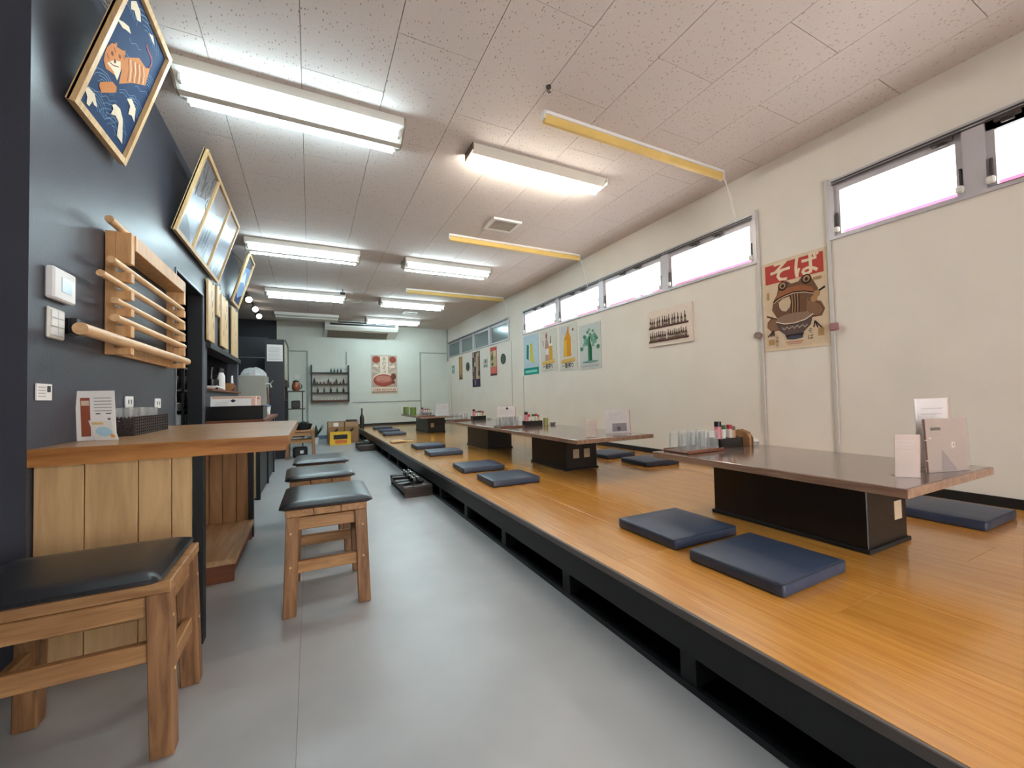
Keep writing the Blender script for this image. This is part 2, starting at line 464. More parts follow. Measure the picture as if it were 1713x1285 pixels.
tag(new('trim_7', B().box((XL - T - .002, DY1 - .01, 0), (XL - .006, DY1, DZ)).box((XL - T - .002, DY0, DZ - .01), (XL - .006, DY1 - .01, DZ)).box((XL - T - .002, DY0, 0), (XL - .006, DY0 + .01, DZ - .01)), plain('doorway_shade_black', (14, 15, 19), .6)), 'black lining added to darken the unlit kitchen doorway', 'door lining', kind='structure')  # black faces painted as the dark of the unlit jamb
# kitchen shell behind the slate wall
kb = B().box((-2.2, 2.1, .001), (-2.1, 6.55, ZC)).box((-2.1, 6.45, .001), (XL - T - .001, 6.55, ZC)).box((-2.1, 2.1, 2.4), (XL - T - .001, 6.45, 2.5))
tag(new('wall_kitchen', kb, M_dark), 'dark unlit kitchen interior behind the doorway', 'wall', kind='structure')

# back wall trims: door outlines and horizontal rail
M_line = plain('wall_joint', (150, 156, 148), .6)
def yline(name, x0, x1, z0, z1, label, cat='wall trim'):
    b = B()
    w = .022
    b.box((x0, YB - .012, z0), (x0 + w, YB, z1)); b.box((x1 - w, YB - .012, z0), (x1, YB, z1)); b.box((x0 + w, YB - .012, z1 - w), (x1 - w, YB, z1))
    return tag(new(name, b, M_line), label, cat, kind='structure')
d1 = tag(new('door_1', B().box((2.70, YB - .008, ZP), (3.40, YB, 2.155)), M_back), 'plain flush door in back wall at the right corner', 'door', kind='structure')
new('door_frame', B().box((2.665, YB - .016, ZP), (2.70, YB, 2.19)).box((2.70, YB - .016, 2.155), (3.42, YB, 2.19)), M_line, d1)
d2 = tag(new('door_2', B().box((-.62, YB - .008, 0), (-.09, YB, 2.12)), M_back), 'plain flush door in back wall beside the bottle rack', 'door', kind='structure')
new('door_frame', B().box((-.09, YB - .016, 0), (-.045, YB, 2.155)).box((-.65, YB - .016, 2.12), (-.09, YB, 2.155)), M_line, d2)
tag(new('trim_2', B().box((.95, YB - .012, .86), (2.66, YB, .885)), M_line), 'thin horizontal rail on back wall under the noodle poster', 'wall trim', kind='structure')
tag(new('trim_3', B().box((.80, YB - .02, 1.83), (.835, YB, 2.15)), M_line), 'short vertical cable cover above the bottle rack', 'wall trim', kind='structure')
tag(new('baseboard_back', B().box((XE + .03, YB - .015, ZP), (XR, YB, ZP + .06)), M_black), 'black baseboard along back wall on the platform', 'baseboard', kind='structure')
tag(new('baseboard_right', B().box((XR - .014, YF, ZP), (XR, YB - .016, ZP + .055)), M_black), 'black baseboard along the cream wall', 'baseboard', kind='structure')
tag(new('baseboard_aisle', B().box((-.045, YB - .03, 0), (XE, YB, .09)), plain('blue_grey_base', (92, 104, 116), .5)), 'blue grey baseboard behind the crates', 'baseboard', kind='structure')
# joints of the wall boards
for i, (y, z0, z1) in enumerate(((6.505, ZP + .06, 1.30), (6.965, ZP + .06, 2.0), (10.72, ZP + .06, 1.9))):
    tag(new('trim_%d' % (4 + i), B().box((XR - .004, y - .006, z0), (XR, y + .006, z1)), M_line), ('vertical wall joint below the green beer poster', 'vertical wall joint between second and third window bands', 'vertical wall joint next to the back corner')[i], 'wall joint', kind='structure')

# ------------------------------------------------------------------ windows
def window(idx, y0, y1, divs, glassmat, label, hw=True):
    root = thing('window_%d' % idx, (XR, (y0 + y1) / 2, WZ0), label, 'window', kind='structure')
    xi, xo = XR - .018, XR + .07
    fr = B()
    fr.box((xi, y0, WZ0), (xo, y1, WZ0 + .022)); fr.box((xi, y0, WZ1 - .03), (xo, y1, WZ1)); fr.box((xi, y0, WZ0 + .022), (xo, y0 + .035, WZ1 - .03)); fr.box((xi, y1 - .035, WZ0 + .022), (xo, y1, WZ1 - .03))
    new('window_frame', fr, M_alu, root)
    new('track', B().box((xi - .004, y0 + .03, WZ1 - .044), (xi + .006, y1 - .03, WZ1 - .035)).box((xi - .004, y0 + .03, WZ1 - .026), (xi, y1 - .03, WZ1 - .016)), M_aludark, root)
    edges = [y0] + [d for d in divs] + [y1]
    for d in divs:
        new('mullion', B().box((xi, d - .045, WZ0 + .022), (xo, d + .045, WZ1 - .03)), M_alu, root)
    for a, b in zip(edges, edges[1:]):
        a += .035 if a == y0 else .045
        b -= .035 if b == y1 else .045
        z0, z1 = WZ0 + .022, WZ1 - .03
        s = B(); w = .034; wt = .058
        x0, x1 = XR + .004, XR + .034
        s.box((x0, a, z0), (x1, b, z0 + .012)); s.box((x0, a, z1 - wt), (x1, b, z1)); s.box((x0, a, z0 + .012), (x1, a + w, z1 - wt)); s.box((x0, b - w, z0 + .012), (x1, b, z1 - wt))
        sash = new('sash', s, M_alu, root)
        new('pane', B().box((XR + .016, a + w, z0 + .012), (XR + .020, b - w, z1 - wt)), glassmat, sash)
        if hw:
            mid = (a + b) / 2
            for q in (-.13, .13):
                if abs(q) < (b - a) / 2 - .06:
                    new('operator_arm', B().box((XR - .03, mid + q - .05, WZ1 - .064), (XR + .0, mid + q + .05, WZ1 - .044), .004).box((XR - .022, mid + q - .025, WZ1 - .08), (XR - .004, mid + q + .025, WZ1 - .064), .003), M_aludark, sash)
            for yy in (a + .016, b - .016):
                l = B()
                l.box((XR - .012, yy - .007, WZ0 + .075), (XR + .004, yy + .007, WZ0 + .19), .003)
                new('stay', l, M_aludark, sash)
                new('latch', B().cbox((XR - .022, yy, WZ0 + .062), (.026, .036, .042), .008), M_offwhite, sash)
    return root
window(1, WIN[0][0], WIN[0][1], (.875, .12), M_pane, 'high aluminium window band nearest the viewer at right edge')
window(2, WIN[1][0], WIN[1][1], (3.165, 4.24, 5.31), M_pane, 'high aluminium window band of four bright panes above the posters')
window(3, WIN[2][0], WIN[2][1], (8.0, 8.95, 9.9), M_panedark, 'high window band with dark teal panes near back corner', False)
# outside: the awning edge seen along the bottom of the panes, and the shutter behind the far band
tag(new('awning_beam', B().box((4.15, -3, 2.255), (4.2, 6.9, 2.315)), M_pink), 'pink awning edge outside the bright windows', 'awning')
tag(new('outer_shutter', B().box((XR + .12, 6.75, 1.5), (XR + .15, 11.1, 2.9)), plain('shutter_teal', (92, 112, 112), .6)), 'dark teal shutter outside the far windows', 'shutter')

# ------------------------------------------------------------------ raised platform
pl = thing('platform', (2.2, 4.6, 0), 'raised wooden seating platform with black front', 'platform')
new('deck_frame', B().box((XE + .03, YF, .13), (XR, YB - .001, ZP - .016)), M_black, pl)
pxs = [XE + .012] + [1.12 + .29 * k for k in range(8)] + [XR - .002]
boardcache = {}
for i, (a, b) in enumerate(zip(pxs, pxs[1:])):
    y = YF + .002 - (i * .62) % 1.818
    while y < YB - .01:
        ya, yb = max(y, YF + .002), min(y + 1.818, YB - .002)
        if yb - ya > .03:
            new('floorboard', B().box((a + .0003, ya + .0003, ZP - .016), (b - .0003, yb - .0003, ZP), .0007), M_plat, pl)
        y += 1.818
new('bottom_board', B().box((XE + .045, YF, -.0035), (XE + .30, YB - .001, .004)), M_black, pl)  # black sheet added to deepen the shade in the void under the deck
new('edge_strip', B().box((XE, YF, ZP - .028), (XE + .012, YB, ZP), .002), M_edge, pl)
new('fascia', B().box((XE + .004, YF, .13), (XE + .03, YB - .001, ZP - .028)), M_black, pl)
new('back_panel', B().box((XE + .30, YF, 0), (XE + .32, YB - .001, .13)), M_black, pl)
new('foot_rail', B().box((XE + .024, YF, .0), (XE + .044, YB - .001, .022)), M_black, pl)
y = .915 - .69 * 3
while y < 10.8:
    new('support_post', B().box((XE + .03, y, 0.022), (XE + .30, y + .06, .13)), M_black, pl); y += .69

# ================================================================== LIGHTS ON THE CEILING
def twin_light(x, y, lit, label):
    r = thing('ceiling_light', (x, y, ZC - .1), label, 'ceiling light', 'twin tube ceiling lights' if lit else None)
    L_ = 1.254
    b = B()
    b.prism([(x - L_ / 2, y - .15, ZC - .055), (x - L_ / 2, y - .15, ZC), (x - L_ / 2, y + .15, ZC), (x - L_ / 2, y + .15, ZC - .055), (x - L_ / 2, y + .026, ZC - .112), (x - L_ / 2, y - .026, ZC - .112)], (L_, 0, 0))
    body = new('body', b, M_offwhite, r)
    for e in (-1, 1):
        new('end_cap', B().prism([(x + e * (L_ / 2 - .004), y - .153, ZC - .058), (x + e * (L_ / 2 - .004), y - .153, ZC - .001), (x + e * (L_ / 2 - .004), y + .153, ZC - .001), (x + e * (L_ / 2 - .004), y + .153, ZC - .058), (x + e * (L_ / 2 - .004), y + .03, ZC - .116), (x + e * (L_ / 2 - .004), y - .03, ZC - .116)], (e * .012, 0, 0)), plain('lamp_end_cap', (150, 142, 130), .5), r)
    for s_ in (-1, 1):
        yy, zz = y + s_ * .098, ZC - .098
        new('tube', B().tube([(x - .585, yy, zz), (x + .585, yy, zz)], .0165, 12), M_tube if lit else M_off, r, True)
        for e in (-1, 1):
            new('lamp_holder', B().cbox((x + e * .596, yy, zz + .004), (.02, .036, .046), .004), M_white, r)
twin_light(-.04, 2.88, True, 'cool white twin tube light on ceiling nearest the slate wall pictures')
twin_light(-.04, 5.62, True, 'cool twin tube light, second from front on the left row')
twin_light(1.79, 5.62, True, 'cool twin tube light between the second and third yellow rails')
twin_light(-.04, 7.96, True, 'cool twin tube light beside the three spotlights')
twin_light(1.83, 8.03, True, 'cool twin tube light beyond the third yellow rail')
twin_light(1.79, 9.93, True, 'cool twin tube light just above the air conditioner')
twin_light(-.04, 10.0, False, 'unlit twin tube light near the back wall')
r = thing('ceiling_light', (1.736, 2.87, ZC - .1), 'warm white single tube light between the first yellow rail and the vent', 'ceiling light')
x, y = 1.736, 2.87
new('body', B().prism([(x - .627, y - .085, ZC), (x - .627, y + .085, ZC), (x - .627, y + .03, ZC - .05), (x - .627, y - .03, ZC - .05)], (1.254, 0, 0)), M_offwhite, r)
new('end_cap', B().box((x - .637, y - .088, ZC - .055), (x - .627, y + .088, ZC)), plain('lamp_end_cap_brown', (120, 102, 84), .5), r)
new('end_cap', B().box((x + .627, y - .088, ZC - .055), (x + .637, y + .088, ZC)), M_offwhite, r)
new('tube', B().tube([(x - .6, y + .045, ZC - .07), (x + .6, y + .045, ZC - .07)], .021, 12), M_tubew, r, True)
# yellow sleeved rails with pull cords
for i, (xa, xb, yy, lab) in enumerate(((1.41, 3.205, 2.283, 'long yellow sleeved rail under ceiling nearest the viewer'), (1.46, 3.30, 4.505, 'middle yellow sleeved rail behind the ceiling vent'), (1.50, 3.35, 7.06, 'farthest yellow sleeved rail near the dark windows'))):
    r = thing('ceiling_rail', ((xa + xb) / 2, yy, ZC - .08), lab, 'ceiling rail', 'yellow ceiling rails')
    new('channel', B().box((xa, yy - .022, ZC - .022), (xb, yy + .022, ZC)), M_white, r)
    new('sleeve', B().box((xa + .004, yy - .018, ZC - .078), (xb - .004, yy + .018, ZC - .022), .006), M_yellow, r)
    new('end_cap', B().box((xb - .006, yy - .022, ZC - .08), (xb + .004, yy + .022, ZC)), M_white, r)
    new('end_cap', B().box((xa - .004, yy - .022, ZC - .06), (xa + .006, yy + .022, ZC)), M_white, r)
    c = tag(new('pull_cord', B().tube([(xb + .0, yy - .02, ZC - .078), (xb + .05, yy - .03, ZC - .2), (xb + .09, yy - .05, ZC - .44)], .0035, 6).tube([(xb + .02, yy - .02, ZC - .078), (xb + .07, yy - .01, ZC - .25), (xb + .095, yy - .05, ZC - .44)], .0025, 6), M_paper), 'white cord hanging from the end of the ' + ('nearest', 'middle', 'farthest')[i] + ' yellow rail', 'cord', 'white rail cords')
# vents, hook, sensor
def vent(x0, x1, y0, y1, label):
    r = thing('ceiling_vent', ((x0 + x1) / 2, (y0 + y1) / 2, ZC - .02), label, 'vent')
    b = B(); w = .035
    b.box((x0, y0, ZC - .018), (x1, y0 + w, ZC)); b.box((x0, y1 - w, ZC - .018), (x1, y1, ZC)); b.box((x0, y0 + w, ZC - .018), (x0 + w, y1 - w, ZC)); b.box((x1 - w, y0 + w, ZC - .018), (x1, y1 - w, ZC))
    new('frame', b, M_offwhite, r)
    new('backing', B().box((x0 + w, y0 + w, ZC - .003), (x1 - w, y1 - w, ZC - .001)), M_seam, r)
    n = 9
    for k in range(n):
        yy = y0 + w + (y1 - y0 - 2 * w) * (k + .5) / n
        new('slat', B().box((x0 + w, yy - .007, ZC - .014), (x1 - w, yy + .007, ZC - .006)), plain('vent_slat', (168, 158, 148), .5), r)
vent(1.757, 2.09, 3.88, 4.18, 'square louvred ceiling vent beside the middle yellow rail')
vent(1.85, 2.15, 8.95, 9.15, 'small ceiling vent among the far lights')
r = thing('ceiling_hook', (1.33, 2.08, ZC - .03), 'small dark hook on ceiling beside the nearest yellow rail', 'hook')
new('base', B().disc((1.33, 2.08, ZC - .008), .016, (0, 0, 1), .008), M_aludark, r)
new('hook', B().tube([(1.33, 2.08, ZC - .008), (1.33, 2.08, ZC - .02), (1.345, 2.08, ZC - .032), (1.332, 2.08, ZC - .04), (1.318, 2.08, ZC - .03)], .005, 8), M_aludark, r)
r = thing('ceiling_sensor', (.51, 7.5, ZC - .1), 'small box hanging from ceiling by the spotlights row', 'sensor')
new('stem', B().tube([(.51, 7.5, ZC), (.51, 7.5, ZC - .06)], .008, 8), M_aludark, r)
new('box', B().cbox((.51, 7.5, ZC - .075), (.08, .06, .04), .006), M_aludark, r)
# spotlights
M_spotbody = plain('spot_body_black', (28, 27, 27), .5)
r = thing('spotlight_track', (-.98, 9.0, ZC - .02), 'black ceiling track carrying three spotlights', 'light track')
new('rail', B().box((-.995, 7.9, ZC - .02), (-.965, 10.2, ZC)), M_spotbody, r)
for i, (xx, yy) in enumerate(((-.98, 8.3), (-.97, 9.13), (-.98, 9.85))):
    r = thing('spotlight', (xx, yy, ZC - .2), ('lit round spotlight closest to the pictures', 'lit round spotlight in the middle of three', 'lit round spotlight farthest from the viewer')[i], 'spotlight', 'spotlights on black track')
    new('stem', B().tube([(xx, yy, ZC - .02), (xx, yy, ZC - .1)], .009, 8), M_spotbody, r)
    h = new('head', B().tube([(xx, yy + .03, ZC - .10), (xx + .04, yy - .05, ZC - .135)], .045, 14, .058, True), M_spotbody, r, True)
    d = Vector((.04, -.08, -.035)).normalized(); p = Vector((xx + .04, yy - .05, ZC - .135))
    new('lamp_face', B().disc(p + d * .001, .05, d, .004, 16), M_spot, h)

# ================================================================== AIR CONDITIONER
r = thing('air_conditioner', (1.13, 10.7, 2.5), 'white ceiling mounted air conditioner at back wall', 'air conditioner')
ax0, ax1, ayf = .33, 1.99, 10.42
body = B().prism([(ax0, ayf, 2.825), (ax0, ayf + .02, 2.69), (ax0, ayf + .10, 2.625), (ax0, YB - .02, 2.52), (ax0, YB - .02, 2.835), (ax0, ayf + .02, 2.835)], (ax1 - ax0, 0, 0))
new('body', body, M_offwhite, r)
for k, zz in enumerate((2.795, 2.745)):
    new('louvre', B().box((ax0 + .10, ayf - .004, zz - .019), (ax1 - .06, ayf + .018, zz + .019)), M_blackgloss, r)
new('flap', B().box((ax0 + .10, ayf - .012, 2.765), (ax1 - .06, ayf + .01, 2.774)), M_white, r)
for e in (ax0 - .012, ax1):
    new('side_cover', B().prism([(e, ayf - .008, 2.83), (e, ayf + .012, 2.685), (e, ayf + .10, 2.615), (e, YB - .02, 2.50), (e, YB - .02, 2.838), (e, ayf, 2.838)], (.012, 0, 0)), M_offwhite, r)
new('underside_shade', B().prism([(ax0 + .05, ayf + .16, 2.60), (ax0 + .05, YB - .06, 2.50), (ax0 + .05, YB - .06, 2.52), (ax0 + .05, ayf + .16, 2.62)], (1.40, 0, 0)), plain('shade_brown', (112, 100, 84), .6), r)  # brown strip painted as the shadow under the unit

# ================================================================== LEFT WALL ITEMS
# leaning framed pictures: bottom edge on the wall, top tilted into the room
PV = Vector((.185, 0, .61))
def leaning(name, y0, y1, label, cat, bars=(), draw=None):
    O = Vector((-.846, y0, 2.15)); U = Vector((0, y1 - y0, 0))
    s = Sheet(name, label, cat, O, U, PV, .008, M_paper, clear=.0)
    draw(s)
    root = s.done('print')
    fw_, dp = .026, .03
    u, v, n = s.u, s.v, s.n
    def bar(a, b, wd):       # a,b in metres along u,v : centre line ends
        A = s.O + u * a[0] + v * a[1] - n * .004; Bp = s.O + u * b[0] + v * b[1] - n * .004
        d = (Bp - A).normalized(); q = d.cross(n).normalized() * wd / 2
        new('frame_bar', B().prism([A + q, Bp + q, Bp - q, A - q], n * dp), M_frame, root)
    w, h = s.w, s.h
    bar((0, fw_ / 2), (w, fw_ / 2), fw_); bar((0, h - fw_ / 2), (w, h - fw_ / 2), fw_)
    bar((fw_ / 2, fw_), (fw_ / 2, h - fw_), fw_); bar((w - fw_ / 2, fw_), (w - fw_ / 2, h - fw_), fw_)
    for t in bars: bar((t * w, fw_), (t * w, h - fw_), .03)
    A = s.O + n * .016
    new('hanging_wire', B().tube([s.O + u * w * .3 + v * h * .8 - n * .006, Vector((XL + .002, y0 + (y1 - y0) * .5, 2.82)), s.O + u * w * .7 + v * h * .8 - n * .006], .002, 5), M_aludark, root)
    return root, s
NAVY, FOAM, PALE = (38, 62, 98), (226, 214, 190), (110, 140, 168)
def tiger(s):
    s.rect(0, 0, 1, 1, NAVY)
    rr = random.Random(3)
    def wline(pts, wd, c):
        l0 = s.lay; s.stroke([(min(.97, max(.03, a)), min(.97, max(.03, b))) for a, b in pts], wd, c); s.lay = l0
    for ca, cb, R, asp in ((.62, .10, .30, .55), (.30, .10, .22, .5), (.85, .36, .2, .6), (.16, .80, .2, .5), (.55, .86, .3, .4), (.30, .26, .2, .5), (.88, .62, .18, .6)):
        for q in range(5):
            r_ = R * (.3 + .17 * q); t0 = rr.uniform(.1, .5); t1 = rr.uniform(2.4, 3.1)
            wline([(ca + r_ * math.cos(t0 + (t1 - t0) * t / 14) + .008 * math.sin(t * 1.1 + q), cb + r_ * asp * math.sin(t0 + (t1 - t0) * t / 14)) for t in range(15)], .0024, PALE)
    for k in range(16):
        a0, b0 = rr.uniform(.05, .7), rr.uniform(.1, .92); ln = rr.uniform(.18, .32); ph = rr.uniform(0, 6)
        wline([(a0 + ln * t / 20, b0 + .3 * ln * t / 20 + .010 * math.sin(ph + t * .55)) for t in range(21)], .0022, PALE)
    s.lay += 1
    OR, DK = (198, 128, 72), (120, 66, 36)
    s.poly([(0.337, 0.532), (0.393, 0.582), (0.565, 0.698), (0.72, 0.714), (0.778, 0.754), (0.825, 0.622), (0.627, 0.52), (0.459, 0.405), (0.419, 0.487)], OR)
    for k in range(8):
        t = k / 7; a = (.43 + .25 * t, .60 + .095 * t); b = (.55 + .23 * t, .485 + .12 * t)
        s.stroke([a, ((a[0] + b[0]) / 2 + .01, (a[1] + b[1]) / 2 + .01), b], .005, FOAM if k % 2 else DK)
    s.poly([(0.133, 0.442), (0.128, 0.48), (0.16, .535), (0.185, 0.544), (.21, .575), (.235, .556), (0.324, 0.59), (.35, .61), (0.384, 0.565), (0.403, 0.476), (0.385, 0.419), (0.221, 0.375), (0.159, 0.396)], OR)
    s.poly([(0.208, 0.409), (0.26, 0.467), (0.351, 0.519), (0.403, 0.476), (0.415, 0.405), (0.317, 0.418)], FOAM)
    s.ell(.215, .49, .022, .012, DK); s.ell(.315, .535, .022, .012, DK); s.ell(.285, .475, .02, .012, DK)
    s.stroke([(.23, .43), (.29, .445), (.36, .48)], .004, DK)
    for q in ((.16, .45), (.2, .53), (.34, .57)): s.stroke([q, (q[0] + .05, q[1] - .01)], .004, DK)
    s.poly([(0.224, 0.27), (0.367, 0.363), (0.445, 0.368), (0.467, 0.337), (0.294, 0.229), (0.237, 0.247)], OR)
    s.stroke([(0.759, 0.741), (0.771, 0.787), (0.736, 0.812), (0.637, 0.816), (0.573, 0.824)], .010, (150, 80, 90))
    for P in ([(0.147, 0.866), (0.205, 0.915), (0.308, 0.909), (0.375, 0.87), (0.313, 0.843), (0.232, 0.858), (0.188, 0.833)],
              [(0.086, 0.674), (0.173, 0.715), (0.257, 0.742), (0.319, 0.728), (0.244, 0.704), (0.197, 0.684), (0.148, 0.679)],
              [(0.539, 0.902), (0.61, 0.931), (0.688, 0.902), (0.616, 0.899)],
              [(0.091, 0.143), (0.131, 0.169), (0.228, 0.177), (0.326, 0.131), (0.275, 0.122), (0.24, 0.132), (0.231, 0.085), (0.189, 0.081), (0.163, 0.117)],
              [(0.486, 0.248), (0.524, 0.276), (0.612, 0.288), (0.715, 0.254), (0.861, 0.119), (0.732, 0.123), (0.676, 0.209), (0.591, 0.218), (0.523, 0.191), (0.526, 0.237)],
              [(0.641, 0.392), (0.705, 0.432), (0.828, 0.415), (0.898, 0.332), (0.813, 0.345), (0.756, 0.325), (0.733, 0.383)]):
        s.poly(P, FOAM)
leaning('framed_picture', 2.155, 2.65, 'pale framed picture of an orange tiger among navy waves', 'picture', draw=tiger)
def mist(s):
    rr = random.Random(11)
    s.rect(0, 0, 1, 1, (168, 186, 204))
    s.poly([(0, 1), (0, .60), (.12, .54), (.24, .62), (.30, .74), (.30, 1)], (132, 130, 132))
    s.poly([(.34, 1), (.34, .80), (.48, .66), (.62, .76), (.65, 1)], (164, 152, 146)); s.poly([(.68, 1), (.69, .84), (.84, .72), (.98, .80), (.98, 1)], (170, 156, 148))
    for k in range(26):
        a, b = rr.uniform(.02, .28), rr.uniform(.66, .95)
        l0 = s.lay; s.stroke([(a, b), (a + rr.uniform(-.02, .02), b - .08), (a + rr.uniform(-.04, .04), b - .16)], rr.uniform(.006, .022), rr.choice(((66, 66, 70), (86, 82, 82), (110, 106, 106), (140, 134, 130)))); s.lay = l0 + (k % 4 == 0)
    s.poly([(0, 0), (0, .22), (.08, .27), (.17, .2), (.25, .1), (.30, 0)], (120, 132, 146)); s.poly([(.34, 0), (.34, .14), (.44, .2), (.54, .12), (.65, .05), (.65, 0)], (140, 154, 168))
    for (a, b, h) in ((.40, .10, .22), (.445, .14, .30), (.49, .12, .38), (.535, .06, .24), (.37, .05, .14), (.74, .04, .16), (.83, .03, .22), (.88, .06, .26), (.94, .02, .18)):
        c_ = (98, 118, 136) if a < .6 else (118, 140, 156)
        s.poly([(a - .018, b), (a + .018, b), (a + .004, b + h), (a - .004, b + h)], c_)
        for j in range(4):
            y_ = b + h * (.1 + .2 * j); w_ = .03 * (1 - .2 * j); s.poly([(a - w_, y_), (a + w_, y_), (a, y_ + h * .3)], c_)
rt_, s2 = leaning('framed_triptych', 3.5, 4.95, 'pale framed three panel misty ink landscape above the doorway', 'picture', (.31, .662), mist)
for a, b in ((.02, .3), (.322, .652), (.674, .98)):
    A = s2.O + s2.u * (a * s2.w) + s2.v * .028 + s2.n * .016; q = s2.u * ((b - a) * s2.w)
    new('glazing', B().prism([A, A + q, A + q + s2.v * (s2.h - .056), A + s2.v * (s2.h - .056)], s2.n * .002), M_picglass, rt_)
def blue(s):
    s.rect(0, 0, 1, 1, (128, 160, 200)); s.poly([(0, 0), (1, 0), (1, .3), (.5, .16), (0, .3)], (58, 70, 110)); s.poly([(0, .7), (1, .86), (1, 1), (0, 1)], (96, 100, 116))
    s.poly([(.1, .4), (.5, .7), (.9, .45), (.6, .5)], (208, 220, 232))
leaning('framed_picture', 5.77, 6.25, 'small pale framed blue picture above the far menu boards', 'picture', draw=blue)

# rolling pin rack
XK = XL + .004
r = thing('pin_rack', (XK + .05, 3.0, 1.19), 'wooden wall rack holding rolling pins beside the doorway', 'rack')
pins_z = [1.245, 1.345, 1.425, 1.51, 1.60]
def comb(y0, y1):
    o = B()
    o.box((XK, y0, 1.185), (XK + .035, y1, 1.775))
    zz = [1.185] + [z + .024 for z in pins_z]; ze = [1.2175, 1.3235, 1.4065, 1.4915, 1.5805] + [1.775]
    for a, b in zip(zz, ze):
        if b - a > .005: o.box((XK + .035, y0, a), (XK + .095, y1, b), .002)
    return o
new('side_board', comb(2.55, 2.59), M_rackw, r)
new('side_board', comb(3.46, 3.50), M_rackw, r)
new('top_board', B().box((XK, 2.59, 1.70), (XK + .10, 3.46, 1.775), .002), M_rackw, r)
new('bottom_board', B().box((XK, 2.59, 1.19), (XK + .02, 3.46, 1.24), .002), M_rackw, r)
for i, (ya, yb, x_, z_, rad, lab) in enumerate(((2.12, 3.62, XK + .075, 1.242, .024, 'thick long rolling pin on the lowest notch'), (2.44, 3.56, XK + .07, 1.342, .018, 'rolling pin on the second notch from below'), (2.44, 3.55, XK + .07, 1.422, .015, 'slim dark rolling pin on the middle notch'), (2.30, 3.54, XK + .07, 1.507, .015, 'slim rolling pin sticking out of the fourth notch'), (2.40, 3.52, XK + .07, 1.597, .016, 'rolling pin on the highest notch'), (2.44, 3.5, XK + .05, 1.7925, .017, 'short rolling pin lying on top of the rack'))):
    n = 6
    pr = [(XK, 0, 0)]
    b = B()
    b.tube([(x_, ya, z_), (x_, ya + .004, z_), (x_, yb - .004, z_), (x_, yb, z_)], rad, 14)
    tag(new('rolling_pin', b, M_pin, None, True), lab, 'rolling pin', 'rolling pins in the wall rack')

# switches, panel, outlets
r = thing('wall_controller', (XL, 2.15, 1.34), 'white square wall controller with small display', 'controller')
new('case', B().box((XL, 2.07, 1.345), (XL + .028, 2.225, 1.465), .006), M_white, r)
new('display', B().box((XL + .028, 2.12, 1.38), (XL + .0295, 2.19, 1.435)), plain('lcd_grey', (150, 168, 186), .2), r)
r = thing('light_switch', (XL, 2.135, 1.2), 'white plate of six rocker switches below the controller', 'switch')
new('plate', B().box((XL, 2.08, 1.20), (XL + .010, 2.19, 1.315), .004), M_offwhite, r)
for i in range(2):
    for j in range(3):
        new('rocker', B().box((XL + .010, 2.092 + .045 * i, 1.212 + .033 * j), (XL + .014, 2.132 + .045 * i, 1.240 + .033 * j), .001), M_white, r)
r = thing('wall_holder', (XL, 2.26, 1.23), 'small black plastic holder beside the switches', 'holder')
new('body', B().box((XL, 2.215, 1.232), (XL + .012, 2.30, 1.295), .002).box((XL + .012, 2.215, 1.232), (XL + .035, 2.245, 1.295), .002).box((XL + .012, 2.27, 1.24), (XL + .03, 2.30, 1.27), .002), M_blackgloss, r)
new('sticker', B().box((XL + .03, 2.274, 1.244), (XL + .031, 2.298, 1.254)), M_paper, r)
s = Sheet('wall_notice', 'small white square notice card above the counter end', 'card', (XL, 2.02, .968), (0, .095, 0), (0, 0, .06), .004)
for k in range(4): s.rect(.08, .2 + .18 * k, .58, .28 + .18 * k, (190, 190, 190))
s.rect(.66, .5, .9, .88, (70, 72, 76)); s.done()
for yy, zz, lab, hh in ((2.84, .93, 'white power outlet plate behind the basket', .06), (3.29, .92, 'white power outlet plate beside the doorway', .06)):
    r = thing('power_outlet', (XL, yy, zz), lab, 'outlet')
    new('plate', B().box((XL, yy - .05, zz), (XL + .008, yy + .05, zz + hh), .003), M_white, r)
    for q in (-.018, .018): new('slot', B().box((XL + .008, yy + q - .006, zz + .02), (XL + .0085, yy + q + .006, zz + .042)), M_aludark, r)

# hanging menu boards above the hatch
marks = random.Random(5)
for i, (ya, yb, za, zb, lab) in enumerate(((4.58, 4.86, 1.525, 2.10, 'pale wooden menu board nearest the doorway'), (4.98, 5.14, 1.83, 2.14, 'narrow short wooden menu board hung high'), (5.20, 5.58, 1.545, 2.10, 'wide pale wooden menu board with brown stains'), (5.86, 6.28, 1.50, 2.11, 'pale wooden menu board farthest from the doorway'))):
    r = thing('menu_board', (XL + .02, (ya + yb) / 2, za), lab, 'menu board', 'wooden menu boards above the hatch')
    n = 2 if yb - ya > .2 else 1
    for k in range(n):
        a = ya + (yb - ya) * k / n; b = ya + (yb - ya) * (k + 1) / n
        new('board', B().box((XL + .012, a + .002, za), (XL + .03, b - .002, zb), .003), M_frame, r)
    new('hook', B().tube([(XL + .002, (ya + yb) / 2, zb + .02), (XL + .04, (ya + yb) / 2, zb + .02), (XL + .04, (ya + yb) / 2, zb - .03)], .004, 6), M_aludark, r)
    mb = B()
    for k in range(4):
        yy = ya + (yb - ya) * marks.uniform(.25, .75); zz = zb - .1 - k * .1
        mb.box((XL + .03, yy - .006, zz - .04), (XL + .0306, yy + .006, zz + .02))
    new('brush_marks', mb, plain('ink_brown', (120, 84, 52), .6), r)
tag(new('hatch_lintel_shade', B().box((XL, PY0 - .03, PZ1), (XL + .035, PY1 + .03, PZ1 + .05)), M_black), 'black lintel band painted as shade over the serving hatch', 'lintel', kind='structure')  # the black stands for shade from the top of the opening
tag(new('hatch_sill', B().box((XL - T, PY0, PZ0), (XL + .04, PY1, PZ0 + .02)), M_red), 'brown wooden sill of the serving hatch', 'sill', kind='structure')

